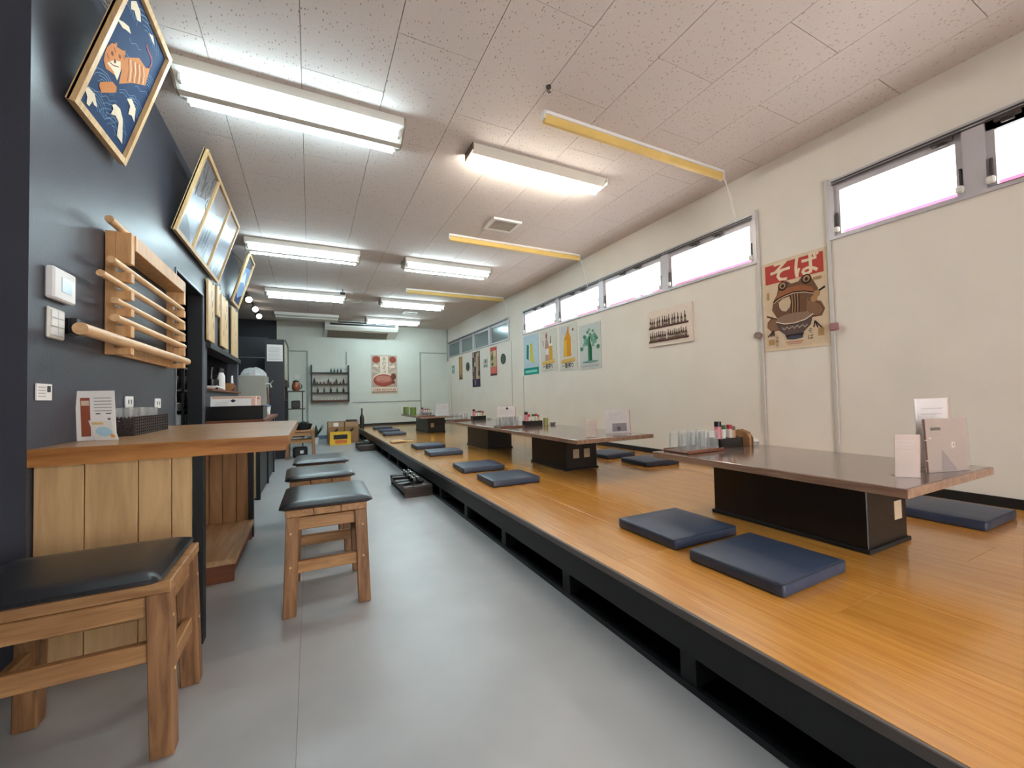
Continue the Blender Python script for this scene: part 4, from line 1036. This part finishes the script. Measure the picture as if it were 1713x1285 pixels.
new('tag', B().box((-.16, 7.635, .07), (-.11, 7.64, .12)), M_paper, r)

# ================================================================== TABLES ON THE PLATFORM
ZT = .595
def make_table(y0, y1, b0, b1, label, papers):
    r = thing('low_table', (2.215, (y0 + y1) / 2, ZP), label, 'table', 'low tables on the platform')
    x0, x1 = 1.815, 2.60
    new('table_top', B().box((x0 + .006, y0 + .006, ZT - .034), (x1 - .006, y1 - .006, ZT), .002), M_table, r)
    new('edge_band', B().box((x0, y0, ZT - .032), (x0 + .006, y1, ZT - .001), .001).box((x1 - .006, y0, ZT - .032), (x1, y1, ZT - .001), .001).box((x0 + .006, y0, ZT - .032), (x1 - .006, y0 + .006, ZT - .001), .001).box((x0 + .006, y1 - .006, ZT - .032), (x1 - .006, y1, ZT - .001), .001), M_tedge, r)
    new('pedestal', B().box((2.045, b0, ZP), (2.385, b1, ZT - .055), .003), M_tbase, r)
    new('pedestal_cap', B().box((2.02, b0 - .02, ZT - .055), (2.41, b1 + .02, ZT - .034), .002), M_black, r)
    new('pedestal_foot', B().box((2.035, b0 - .01, ZP), (2.395, b1 + .01, ZP + .018), .002), M_black, r)
    for (a, b) in papers:
        new('sticker', B().box((a, b0 - .003, ZP + .105), (a + .065, b0 - .0005, ZP + .185)), plain('aged_sticker', (186, 166, 140), .7), r)
    return r
make_table(.655, 1.81, .87, 1.58, 'low brown table nearest the viewer', ((2.27, 0),))
make_table(2.57, 4.24, 3.07, 3.70, 'low brown table in the middle of the platform', ((2.12, 0), (2.24, 0)))
make_table(4.25, 5.92, 4.86, 5.62, 'low brown table joined behind the middle one', ())
make_table(7.45, 9.25, 7.85, 8.85, 'low brown table farthest from the viewer', ((2.1, 0),))

def condiment_caddy(x, y, label, seed):
    rr = random.Random(seed)
    r = thing('condiment_caddy', (x, y, ZT), label, 'caddy', 'condiment caddies on the tables')
    w, d, h = .21, .10, .058
    x0, x1, y0, y1 = x - w / 2, x + w / 2, y - d / 2, y + d / 2
    b = B(); t = .006
    b.box((x0, y0, ZT), (x1, y1, ZT + t)); b.box((x0, y0, ZT + t), (x1, y0 + t, ZT + h)); b.box((x0, y1 - t, ZT + t), (x1, y1, ZT + h)); b.box((x0, y0 + t, ZT + t), (x0 + t, y1 - t, ZT + h)); b.box((x1 - t, y0 + t, ZT + t), (x1, y1 - t, ZT + h)); b.box((x, y0 + t, ZT + t), (x + .004, y1 - t, ZT + h))
    new('box', b, M_blackgloss, r)
    specs = [((196, 120, 128), (26, 22, 24), .155, .021), ((222, 200, 190), (200, 36, 30), .125, .016), ((210, 214, 205), (30, 96, 50), .128, .016), ((205, 190, 185), (176, 30, 46), .130, .017), ((196, 156, 120), (104, 86, 70), .118, .019)]
    for k, (c1, c2, hh, rad) in enumerate(specs):
        px_, py_ = x0 + .03 + (w - .06) * k / 4, y + rr.uniform(-.015, .015)
        o = new('condiment_bottle', B().lathe((px_, py_, ZT + t), [(0, 0), (rad, 0), (rad, hh * .76), (rad * .8, hh * .8), (0, hh * .8)], 12), plain('condiment_%d_%d_%d' % c1, c1, .3), None, True)
        tag(o, ('pink bottle with black cap', 'shaker with red cap', 'shaker with green cap', 'shaker with dark red cap', 'tan jar with brown lid')[k] + ' in the black caddy ' + label.split('caddy ')[1], 'condiment', 'table condiments')
        new('cap', B().lathe((px_, py_, ZT + t + hh * .8), [(rad * .98, 0), (rad * .98, hh * .2), (0, hh * .2)], 12), plain('cap_%d_%d_%d' % c2, c2, .35), o, True)
    return r
def glass_tray(x, y, n, where, group):
    r = thing('glass_tray', (x, y, ZT), 'small reddish wooden tray of upturned glasses ' + where, 'tray', 'glass trays on the tables')
    new('board', B().box((x - .15, y - .09, ZT + .001), (x + .15, y + .09, ZT + .010), .002), wood('tray_wood', (132, 84, 62), (100, 58, 42), 'x', 12, .1, .4), r)
    new('rim', B().box((x - .15, y - .09, ZT + .010), (x + .15, y - .083, ZT + .018)).box((x - .15, y + .083, ZT + .010), (x + .15, y + .09, ZT + .018)), wood('tray_wood', (132, 84, 62), (100, 58, 42), 'x', 12, .1, .4), r)
    for k in range(n):
        gx, gy = x - .11 + .074 * (k % 4), y - .042 + .084 * (k // 4)
        h = .105; rad = .034
        o = new('glass_tumbler', B().lathe((gx, gy, ZT + .0115), [(rad, 0), (rad * .84, h), (0, h), (0, h - .01), (rad * .78, h - .01), (rad * .94, 0)], 12), M_clear, None, True)
        tag(o, 'clear tumbler, ' + ('first', 'second', 'third', 'fourth')[k % 4] + ' from left, ' + ('front', 'rear')[k // 4] + ' row of tray ' + where, 'glass', group)
def acrylic_menu(x, y, w, h, label, tilt=.05, paper=(222, 216, 214), back=False, pic=True, yaw=0.0):
    cy, sy = math.cos(math.radians(yaw)), math.sin(math.radians(yaw))
    s = Sheet('menu_stand', label, 'menu stand', (x - w / 2 * cy, y - w / 2 * sy, ZT + .001), (w * cy, w * sy, 0), (-tilt * sy, tilt * cy, h), .003, pc(paper), clear=0)
    if back:
        s.rect(.0, .0, 1, 1, (168, 150, 140)); s.rect(0, 0, .05, 1, (96, 66, 60)); s.rect(.16, .78, .4, .84, (90, 84, 80))
        s.stroke([(.2, .68), (.5, .69)], .001, (140, 124, 116)); s.poly([(.36, .02), (.38, .42), (.70, .02)], (140, 124, 126)); s.stroke([(.36, .04), (.38, .42), (.70, .02)], .0018, (86, 74, 80))
        s.rect(.62, .44, .70, .55, (204, 190, 178)); s.rect(.66, .48, .68, .52, (80, 76, 72))
        for v in (.22, .6): s.rect(0, v, .07, v + .012, (220, 214, 206))
        s.ell(.13, .64, .02, .015, (226, 220, 212))
    else:
        if pic:
            s.rect(.26, .08, .84, .42, (150, 142, 148)); s.ell(.52, .2, .08, .09, (78, 70, 74))
        for k in range(4): s.rect(.12 + .05 * (k % 2), .6 + .08 * k, .8, .62 + .08 * k, (196, 190, 190))
        s.rect(.96, .02, 1.0, .98, (204, 164, 146))
    root = s.done()
    A = s.O + s.n * .009
    new('clear_cover', B().prism([A, A + s.U, A + s.U + s.V, A + s.V], s.n * .002), M_acryl, root)
    F = Vector((s.O.x, s.O.y, ZT)) + Vector((sy, -cy, 0)) * .012
    new('foot', B().prism([F, F + s.U, F + s.U - Vector((sy, -cy, 0)) * .06, F - Vector((sy, -cy, 0)) * .06], Vector((0, 0, .001))), M_acryl, root)
    return root
# nearest table
glass_tray(2.03, 1.695, 8, 'on the nearest table', 'upturned glasses on the nearest table')
condiment_caddy(2.335, 1.715, 'black condiment caddy on the nearest table', 1)
r = thing('napkin_holder', (2.49, 1.71, ZT), 'brown rounded wooden napkin holder beside the nearest caddy', 'napkin holder')
for q in (0, .035):
    new('side', B().prism([(2.465 + q, 1.64, ZT), (2.465 + q, 1.78, ZT), (2.465 + q, 1.78, ZT + .05), (2.465 + q, 1.76, ZT + .085), (2.465 + q, 1.71, ZT + .102), (2.465 + q, 1.66, ZT + .085), (2.465 + q, 1.64, ZT + .05)], (.006, 0, 0)), M_plank2, r)
new('napkins', B().box((2.472, 1.65, ZT + .001), (2.499, 1.77, ZT + .075)), plain('napkin_tan', (186, 150, 110), .8), r)
r = thing('spoon_rest', (2.56, 1.68, ZT), 'small white ceramic dish beside the napkin holder', 'dish')
new('dish', B().lathe((2.555, 1.67, ZT), [(0, 0), (.022, 0), (.034, .025), (.03, .025), (.018, .006), (0, .006)], 14), M_white, r, True)
new('lid', B().lathe((2.555, 1.67, ZT + .022), [(.028, 0), (.02, .015), (.006, .02), (.006, .03), (0, .032)], 12), M_white, r, True)
acrylic_menu(2.325, .712, .225, .215, 'brown backed menu folder standing at the near table end', .006, (176, 158, 148), True, yaw=-15)
acrylic_menu(2.44, .785, .19, .295, 'tall white menu sheet in clear stand behind the brown folder', .004, pic=False, yaw=-15)
acrylic_menu(2.065, .745, .075, .165, 'small narrow card in clear stand at the near table corner', -.012, (196, 178, 168), pic=False, yaw=-48)
# middle table
acrylic_menu(2.05, 2.70, .085, .15, 'small cream card in clear stand on the middle table', .01, (222, 206, 190), pic=False, yaw=-40)
acrylic_menu(2.42, 2.80, .24, .205, 'white menu with grey picture on the middle table', .015, yaw=-12)
glass_tray(2.0, 4.13, 8, 'on the middle table', 'upturned glasses on the middle table')
condiment_caddy(2.30, 4.13, 'black condiment caddy on the middle table', 2)
r = thing('oil_jar', (2.47, 4.11, ZT), 'yellow green jar beside the middle caddy', 'jar')
new('jar', B().lathe((2.465, 4.11, ZT), [(0, 0), (.03, 0), (.03, .075), (.022, .085), (0, .085)], 12), plain('jar_olive', (150, 140, 80), .4), r, True); new('lid', B().lathe((2.465, 4.11, ZT + .085), [(.024, 0), (.024, .012), (0, .012)], 12), M_offwhite, r, True)
tag(new('metal_dish', B().lathe((2.555, 4.10, ZT), [(0, 0), (.025, 0), (.042, .03), (.038, .03), (.02, .006), (0, .006)], 14), M_steel, None, True), 'small silver dish next to the olive jar', 'dish')
# joined table behind
acrylic_menu(2.26, 4.72, .26, .215, 'white menu with dark clip on the joined table', .02, pic=False)
tag(new('menu_clip', B().disc((2.26, 4.715, ZT + .19), .014, (0, 1, 0), .006, 12), M_blackgloss), 'black round clip on the menu of the joined table', 'clip')
glass_tray(1.99, 5.78, 8, 'on the joined table', 'upturned glasses on the joined table')
condiment_caddy(2.29, 5.80, 'black condiment caddy on the joined table', 3)
tag(new('metal_dish', B().lathe((2.46, 5.78, ZT), [(0, 0), (.025, 0), (.042, .03), (.038, .03), (.02, .006), (0, .006)], 14), M_white, None, True), 'small white dish beside the far caddy of the joined table', 'dish')
# far table
acrylic_menu(2.28, 7.62, .26, .225, 'white menu with dark clip on the farthest table', .02, pic=False)
for i, (x, y, lab) in enumerate(((1.88, 9.05, 'green tall mug at the far corner of the farthest table'), (1.90, 8.45, 'green tall mug nearer the caddy of the farthest table'))):
    r = thing('green_mug', (x, y, ZT), lab, 'mug')
    new('body', B().lathe((x, y, ZT), [(0, 0), (.062, 0), (.064, .005), (.064, .16), (.058, .16), (.055, .01), (0, .01)], 16), plain('mug_green', (122, 142, 66), .4), r, True)
    new('holder', B().box((x - .115, y - .05, ZT), (x - .07, y + .05, ZT + .155), .004), M_clear, r)
    new('handle', B().tube([(x + .06, y, ZT + .13), (x + .1, y, ZT + .12), (x + .1, y, ZT + .06), (x + .06, y, ZT + .04)], .008, 8), M_offwhite, r, True)
condiment_caddy(2.06, 8.05, 'black condiment caddy on the farthest table', 4)
tag(new('white_cup', B().lathe((2.22, 7.95, ZT), [(0, 0), (.03, 0), (.034, .1), (.03, .1), (.026, .008), (0, .008)], 14), M_white, None, True), 'plain white cup beside the farthest caddy', 'cup')
glass_tray(1.99, 7.75, 4, 'on the farthest table', 'upturned glasses on the farthest table')

# ================================================================== FLOOR CUSHIONS
def make_cushion():
    r = thing('floor_cushion', (0, 0, 0), '', 'cushion', 'navy floor cushions on the platform')
    b = B(); w, d, h = .40, .37, .048
    b.cbox((0, 0, h / 2), (w, d, h), .012, 3)
    bmesh.ops.subdivide_edges(b.bm, edges=[e for e in b.bm.edges if e.calc_length() > .2], cuts=5, use_grid_fill=True)
    for v in b.bm.verts:
        if v.co.z > .04:
            t = max(0, 1 - abs(v.co.x) / (w / 2)) * max(0, 1 - abs(v.co.y) / (d / 2))
            v.co.z += .008 * min(1, 2.2 * t)
    new('cushion_pad', b, M_cush, r, True)
    pts = [(-w / 2 + .006, -d / 2 + .006), (w / 2 - .006, -d / 2 + .006), (w / 2 - .006, d / 2 - .006), (-w / 2 + .006, d / 2 - .006)]
    p = B()
    for i in range(4):
        a, c_ = pts[i], pts[(i + 1) % 4]
        p.tube([(a[0], a[1], h - .006), (c_[0], c_[1], h - .006)], .0045, 6)
    new('piping', p, M_cushside, r, True)
    return r
cu0 = make_cushion()
cs = [(1.57, 1.005, 1, 'navy floor cushion in front, closest to the platform edge'), (1.60, 1.46, -1, 'navy floor cushion behind the front one before the nearest table'), (3.00, .92, 0, 'navy floor cushion between nearest table and cream wall'),
      (2.95, 2.98, -3, 'navy floor cushion by the wall beyond the nearest table'), (2.93, 3.55, 2, 'navy floor cushion by the wall, partly behind the middle table'),
      (1.42, 2.985, -2, 'navy floor cushion before the middle table, nearer one'), (1.42, 3.63, -3, 'navy floor cushion before the middle table, farther one'),
      (1.44, 4.83, -4, 'navy floor cushion before the joined table, nearer one'), (1.45, 5.58, -2, 'navy floor cushion before the joined table, farther one'),
      (1.42, 7.95, -3, 'nearest of the three far navy cushions'), (1.46, 8.75, -2, 'middle of the three far navy cushions'), (1.48, 9.75, -2, 'farthest of the three far navy cushions')]
for i, (x, y, a, lab) in enumerate(cs):
    o = cu0 if i == 0 else copy_tree(cu0)
    place(o, (x, y, ZP), math.radians(a)); o['label'] = lab
# tan folded paper at the platform edge
b = B(); n = 10
top = []
for j in range(4):
    row = []
    for i in range(n):
        t = i / (n - 1); w = .15 * (1 - .75 * t)
        row.append(b.bm.verts.new((1.12 + .34 * t, 6.55 + (j / 3 - .5) * 2 * w - .02 * t, ZP + .004 + .035 * math.sin(math.pi * min(1, t * 1.3 + .1)) * math.sin(math.pi * (j + .5) / 4))))
    top.append(row)
for j in range(3):
    for i in range(n - 1): b.bm.faces.new((top[j][i], top[j][i + 1], top[j + 1][i + 1], top[j + 1][i]))
o = new('folded_cloth', b, plain('tan_cloth', (214, 172, 118), .8), None, True); tag(o, 'tan folded cloth lying on the platform edge', 'cloth')
md = o.modifiers.new('thickness', 'SOLIDIFY'); md.thickness = .004; md.offset = 1

# ================================================================== SHOE STEPS AND SANDALS
def shoe_step(x0, x1, y0, y1, h, label):
    r = thing('shoe_step', ((x0 + x1) / 2, (y0 + y1) / 2, 0), label, 'step', 'dark shoe steps along the platform')
    m_ = wood('dark_step_wood', (74, 56, 48), (48, 36, 32), 'x', 12, .1, .5)
    n = 3
    for k in range(n):
        a = x0 + (x1 - x0) * k / n; b = x0 + (x1 - x0) * (k + 1) / n
        new('slat', B().box((a + .002, y0, h - .018), (b - .002, y1, h), .002), wood('dark_step_slat', (88, 78, 74), (60, 52, 50), 'y', 12, .1, .45), r)
    new('end_board', B().box((x0 + .012, y0 + .004, 0), (x1, y0 + .026, h - .018)), m_, r)
    new('end_board', B().box((x0 + .012, y1 - .026, 0), (x1, y1 - .004, h - .018)), m_, r)
    new('side_board', B().box((x0 + .004, y0 + .026, h - .06), (x0 + .022, y1 - .026, h - .018)), m_, r)
    return r
shoe_step(.78, 1.058, 3.92, 4.68, .105, 'dark wooden shoe step with sandals beside the platform')
shoe_step(.78, 1.058, 7.85, 8.65, .105, 'dark wooden shoe step at the far end of the platform')
def make_sandal():
    r = thing('sandal', (0, 0, 0), '', 'sandal', 'black slip-on sandals')
    out = [(0, .0), (.03, .005), (.04, .05), (.036, .11), (.045, .17), (.042, .225), (.02, .255), (-.012, .255), (-.036, .225), (-.04, .17), (-.034, .11), (-.038, .05), (-.03, .005)]
    new('sole', B().prism([(x, y - .125, 0) for x, y in out], (0, 0, .022)), M_blackgloss, r)
    for yy, w in ((.015, .032), (.06, .03)):
        b = B()
        for s0 in range(8):
            t0, t1 = math.pi * s0 / 8, math.pi * (s0 + 1) / 8
            p = [(.044 * math.cos(t), yy, .018 + .045 * math.sin(t)) for t in (t0, t1)]
            q = [(.040 * math.cos(t), yy, .014 + .040 * math.sin(t)) for t in (t0, t1)]
            b.prism([p[0], p[1], q[1], q[0]], (0, w, 0))
        st_ = new('strap', b, plain('strap_charcoal', (44, 44, 46), .4), r)
        new('strap_stripe', B().prism([(.022 * math.cos(math.pi * k / 5), yy - .001, .0645 + .003 * math.sin(math.pi * k / 5)) for k in range(6)], (0, .012, 0)), M_offwhite, st_)
    return r
sa0 = make_sandal()
for i, (x, y, z, a, lab) in enumerate(((.87, 4.05, .105, -80, 'black sandal nearest the viewer on the front shoe step'), (.87, 4.17, .105, -84, 'black sandal, second from front on the front shoe step'), (.88, 4.38, .105, -92, 'black sandal, third from front on the front shoe step'), (.88, 4.50, .105, -95, 'black sandal farthest back on the front shoe step'), (.89, 8.1, .105, -88, 'black sandal nearest on the far shoe step'), (.89, 8.22, .105, -92, 'black sandal behind on the far shoe step'))):
    o = sa0 if i == 0 else copy_tree(sa0)
    place(o, (x, y, z), math.radians(a)); o['label'] = lab

# ================================================================== RIGHT WALL: conduits and posters
for y, lab, zb in ((2.15, 'grey wall conduit with round box left of the frog poster', 1.41), (1.622, 'grey wall conduit with red box right of the frog poster', 1.395)):
    r = thing('wall_conduit', (XR, y, ZP + .056), lab, 'conduit')
    new('duct', B().box((XR - .016, y - .013, ZP + .056), (XR, y + .013, WZ1 + .02), .003), M_conduit, r)
    if y > 2: new('box', B().disc((XR - .045, y + .015, zb), .03, (1, 0, 0), .03, 14), plain('conduit_box_brown', (130, 112, 106), .5), r)
    else: new('box', B().cbox((XR - .032, y - .02, zb), (.032, .05, .056), .006), plain('conduit_box_red', (150, 104, 104), .5), r)
tag(new('corner_conduit', B().box((XR - .03, YB - .06, 1.95), (XR, YB - .03, ZC)), M_line), 'thin vertical conduit in the far wall corner', 'conduit')

def rposter(name, ya, yb, za, zb, label, col=(226, 222, 214), group=None, th=.004):
    """ya = far edge (left in view), yb = near edge"""
    return Sheet(name, label, 'poster', (XR, ya, za), (0, yb - ya, 0), (0, 0, zb - za), th, pc(col), group)
# frog poster
s = rposter('soba_poster', 2.122, 1.640, 1.265, 2.005, 'cream soba poster of a toad with noodle bowl, red title block', (214, 194, 166))
RED, DK, BRN, TAN, CREAM = (178, 72, 62), (52, 42, 40), (112, 82, 62), (168, 128, 92), (222, 204, 178)
s.rect(.03, .03, .97, .97, (208, 186, 158))
s.rect(.05, .755, .95, .965, RED); s.text('そば', .5, .855, .19, CREAM, 1.0, .022)
s.poly([(.26, .70), (.30, .745), (.40, .75), (.47, .71), (.58, .715), (.64, .765), (.74, .765), (.80, .69), (.86, .60), (.84, .50), (.74, .38), (.22, .36), (.14, .46), (.17, .56), (.23, .62)], BRN)
s.poly([(.20, .58), (.28, .66), (.45, .675), (.62, .675), (.78, .62), (.82, .56), (.6, .60), (.4, .60)], (150, 96, 64))
for a, b in ((.33, .705), (.70, .72)): s.ell(a, b, .075, .052, DK); s.ell(a, b + .005, .052, .035, TAN); s.ell(a, b, .026, .02, DK)
s.stroke([(.17, .54), (.24, .575), (.36, .60), (.50, .615), (.66, .60), (.80, .565), (.85, .555)], .009, DK)
s.stroke([(.18, .53), (.25, .562), (.36, .588), (.50, .602), (.66, .588), (.80, .553)], .004, CREAM)
s.poly([(.25, .53), (.33, .565), (.43, .575), (.455, .52), (.43, .45), (.37, .415), (.30, .43), (.26, .475)], (196, 174, 146)); s.stroke([(.25, .53), (.26, .475), (.30, .43), (.37, .415), (.43, .45)], .004, DK)
for k in range(7): s.stroke([(.45 + .022 * k, .59), (.46 + .02 * k, .48), (.44 + .022 * k, .36)], .006, TAN if k % 2 else DK)
s.poly([(.70, .52), (.90, .46), (.95, .38), (.90, .31), (.74, .31), (.68, .40)], (130, 98, 74)); s.stroke([(.72, .50), (.88, .44), (.93, .37), (.88, .32), (.76, .32)], .005, DK)
s.poly([(.06, .33), (.14, .38), (.24, .34), (.26, .22), (.12, .22), (.05, .27)], (130, 98, 74)); s.stroke([(.06, .32), (.14, .37), (.24, .33)], .005, DK)
s.stroke([(.05, .40), (.18, .36), (.30, .33)], .014, BRN); s.stroke([(.05, .40), (.18, .36), (.30, .33)], .004, DK)
s.stroke([(.84, .56), (.96, .60)], .016, DK); s.ell(.84, .545, .05, .035, TAN); s.ell(.80, .50, .05, .035, TAN)
s.poly([(.20, .31), (.30, .36), (.50, .385), (.68, .375), (.78, .34), (.74, .24), (.62, .165), (.36, .155), (.25, .22)], (92, 78, 74))
s.ell(.49, .335, .28, .055, (138, 112, 96)); s.stroke([(.20, .32), (.34, .285), (.50, .28), (.66, .30), (.78, .345)], .007, CREAM); s.stroke([(.21, .305), (.34, .27), (.50, .265), (.66, .285), (.77, .33)], .004, DK)
for k in range(5): s.stroke([(.30 + .08 * k, .25), (.33 + .08 * k, .22), (.37 + .08 * k, .245)], .004, CREAM)
s.poly([(.34, .16), (.64, .165), (.60, .115), (.38, .11)], DK); s.ell(.49, .125, .13, .02, (70, 72, 82))
for k in range(3): s.stroke([(.16, .23), (.06 + .05 * k, .165)], .009, DK); s.stroke([(.80, .27), (.78 + .06 * k, .205 - .01 * k)], .009, DK)
s.vtext('そば', .73, .17, .045, DK); s.vtext('日本そば'[:3], .21, .145, .03, DK)
for a, b, c_, d in ((.84, .11, .92, .19), (.07, .07, .17, .13), (.07, .58, .11, .66), (.80, .69, .92, .72)): s.rect(a, b, c_, d, (170, 136, 92))
s.rect(.35, .075, .62, .085, (180, 120, 100)); s.rect(.38, .055, .6, .063, (180, 120, 100))
s.done()
# bottle shelf print
s = rposter('bottle_print', 3.43, 2.832, 1.456, 1.852, 'white board print of two shelves of dark bottles', (222, 208, 194), th=.02)
rr = random.Random(2)
for v0 in (.52, .14):
    k = 0; u = .07
    while u < .90:
        h = rr.uniform(.24, .30) if v0 > .3 else rr.uniform(.22, .28); c_ = rr.choice(((84, 64, 58), (64, 48, 44), (104, 84, 76), (74, 70, 62)))
        w = .021
        s.poly([(u - w, v0 + .02), (u + w, v0 + .02), (u + w, v0 + h * .55), (u + w * .35, v0 + h * .72), (u + w * .35, v0 + h), (u - w * .35, v0 + h), (u - w * .35, v0 + h * .72), (u - w, v0 + h * .55)], c_)
        s.rect(u - w * .8, v0 + .05, u + w * .8, v0 + h * .4, rr.choice(((186, 168, 160), (160, 146, 140), (150, 140, 110), (120, 96, 90))))
        u += rr.choice((.046, .05, .05, .075))
    s.rect(.03, v0 - .035, .93, v0 + .02, (88, 62, 54)); s.rect(.03, v0 + .012, .93, v0 + .022, (150, 112, 98))
s.done()
# beer posters
s = rposter('drink_poster', 6.46, 5.935, 1.31, 2.0, 'pale blue drink poster with teal banner under the window', (176, 198, 208))
s.rect(0, .28, 1, 1, (182, 204, 214)); s.poly([(.2, .42), (.34, .36), (.38, .74), (.24, .78)], (32, 128, 108)); s.poly([(.44, .36), (.62, .28), (.74, .30), (.66, .42), (.62, .78), (.46, .78)], (206, 196, 84)); s.rect(0, 0, 1, .17, (20, 140, 126)); s.rect(.1, .05, .9, .11, (130, 204, 192)); s.done()
for i, (ya, yb, za, zb, lab) in enumerate(((5.86, 5.36, 1.335, 1.995, 'white beer poster with a bottle and a glass'), (5.285, 4.815, 1.305, 1.995, 'white beer poster with a full amber mug'))):
    s = rposter('beer_poster', ya, yb, za, zb, lab, (206, 204, 194))
    if i == 0:
        s.poly([(.30, .22), (.52, .22), (.52, .62), (.44, .78), (.44, .95), (.34, .95), (.34, .78), (.30, .62)], (176, 140, 128)); s.rect(.31, .4, .51, .55, (222, 214, 204)); s.rect(.34, .82, .44, .9, (150, 80, 80))
        s.poly([(.54, .24), (.74, .24), (.74, .62), (.54, .62)], (206, 154, 56)); s.rect(.54, .60, .74, .66, (236, 228, 208)); s.poly([(.6, .66), (.68, .66), (.66, .84), (.62, .84)], (140, 112, 96)); s.stroke([(.12, .76), (.2, .72), (.2, .62)], .012, (150, 60, 60))
    else:
        s.poly([(.24, .30), (.66, .30), (.66, .70), (.56, .82), (.56, .95), (.42, .95), (.40, .82), (.28, .68)], (210, 144, 40)); s.rect(.28, .3, .42, .66, (224, 178, 72)); s.poly([(.12, .8), (.4, .78), (.5, .95), (.14, .97)], (196, 196, 204))
        s.rect(.66, .36, .72, .62, (222, 214, 196)); s.ell(.78, .86, .05, .03, (150, 80, 84))
    s.poly([(.1, .155), (.86, .18), (.86, .27), (.1, .245)], (214, 178, 98)); s.stroke([(.12, .17), (.84, .19)], .008, (186, 120, 60))
    s.text('一番搾り', .46, .10, .085, (50, 46, 42), .95, .02)
    s.rect(.2, .02, .8, .03, (178, 176, 172)); s.done()
s = rposter('tree_poster', 4.765, 4.285, 1.285, 1.915, 'pale poster of a green bottle growing into a tree', (198, 200, 194))
GR = (70, 128, 104)
s.rect(.02, .14, .98, .98, (192, 200, 194))
rr = random.Random(9)
for k in range(34):
    t = rr.uniform(.15, math.pi - .15); q = rr.uniform(.12, .38)
    s.ell(.5 + q * 1.05 * math.cos(t), .50 + q * 1.0 * math.sin(t), rr.uniform(.04, .075), rr.uniform(.03, .055), rr.choice(((96, 150, 126), (70, 128, 104), (120, 164, 142), (84, 140, 112))), 9)
for a in (.12, .88): s.ell(a, .47, .08, .05, GR, 10)
s.poly([(.41, .16), (.60, .16), (.60, .48), (.53, .62), (.53, .72), (.47, .72), (.47, .62), (.41, .48)], (32, 96, 66)); s.rect(.43, .2, .47, .5, (90, 150, 116))
s.ell(.5, .165, .38, .028, (120, 150, 142)); s.rect(.1, .06, .9, .075, (160, 164, 162)); s.rect(.1, .09, .9, .1, (160, 164, 162)); s.done()
# far posters and plates
s = rposter('hanging_print', 10.06, 9.745, 1.375, 1.985, 'ochre vertical print beside the far windows', (206, 200, 186)); s.rect(.1, .04, .92, .98, (166, 130, 82)); s.rect(.1, .04, .92, .12, (96, 84, 60)); s.rect(.4, .3, .6, .9, (190, 156, 106)); s.rect(.2, .15, .8, .2, (110, 92, 66)); s.done()
s = rposter('hanging_print', 9.065, 8.585, 1.175, 1.99, 'tall dark patterned vertical print below the far windows', (120, 104, 96)); rr = random.Random(4)
for i in range(4):
    for j in range(7): s.rect(.04 + .235 * i, .04 + .135 * j, .25 + .235 * i, .165 + .135 * j, rr.choice(((98, 74, 78), (170, 150, 128), (136, 104, 84), (74, 62, 82), (190, 168, 150), (152, 120, 108))))
s.rect(0, 0, 1, .22, (64, 56, 76)); s.rect(.3, .05, .5, .2, (130, 110, 110)); s.rect(.55, .24, .75, .95, (196, 176, 140)); s.done()
s = rposter('hanging_print', 7.985, 7.65, 1.38, 1.98, 'red topped vertical print below the far windows', (196, 92, 86)); s.rect(.05, .3, .95, .86, (186, 168, 132)); s.poly([(.1, .62), (.4, .84), (.5, .6), (.3, .5)], (88, 108, 72)); s.poly([(.5, .88), (.9, .86), (.8, .64), (.5, .68)], (214, 190, 160)); s.ell(.35, .4, .16, .06, (90, 100, 70)); s.rect(0, 0, 1, .06, (70, 56, 56)); s.rect(.1, .1, .9, .28, (206, 112, 100)); s.done()
for y, z, lab in ((7.33, 1.687, 'dark green oval plaque nearest on the far cream wall'), (9.37, 1.685, 'dark green oval plaque between two vertical prints')):
    r = thing('wall_plaque', (XR, y, z - .11), lab, 'plaque')
    new('plate', B().disc((XR - .012, y, z), .10, (1, 0, 0), .012, 20), plain('plaque_green', (62, 78, 64), .5), r)
    new('rim', B().tube([(XR - .013, y + .1 * math.cos(t * math.pi / 10), z + .1 * math.sin(t * math.pi / 10)) for t in range(21)], .006, 6), plain('plaque_rim', (40, 50, 44), .5), r)
s = rposter('small_sign', 8.375, 8.14, 1.575, 1.775, 'small pale sign with green leaf between far prints', (186, 188, 174)); s.poly([(.3, .6), (.5, .95), (.8, .7), (.5, .5)], (84, 116, 88)); s.rect(.1, .1, .9, .3, (96, 104, 92)); s.rect(.2, .16, .8, .24, (196, 196, 184)); s.done()
s = rposter('small_sign', 10.62, 10.40, 1.58, 1.80, 'small teal sign next to the back corner', (150, 176, 170)); s.rect(.15, .2, .85, .9, (104, 140, 136)); s.ell(.5, .55, .2, .2, (190, 206, 198)); s.done()
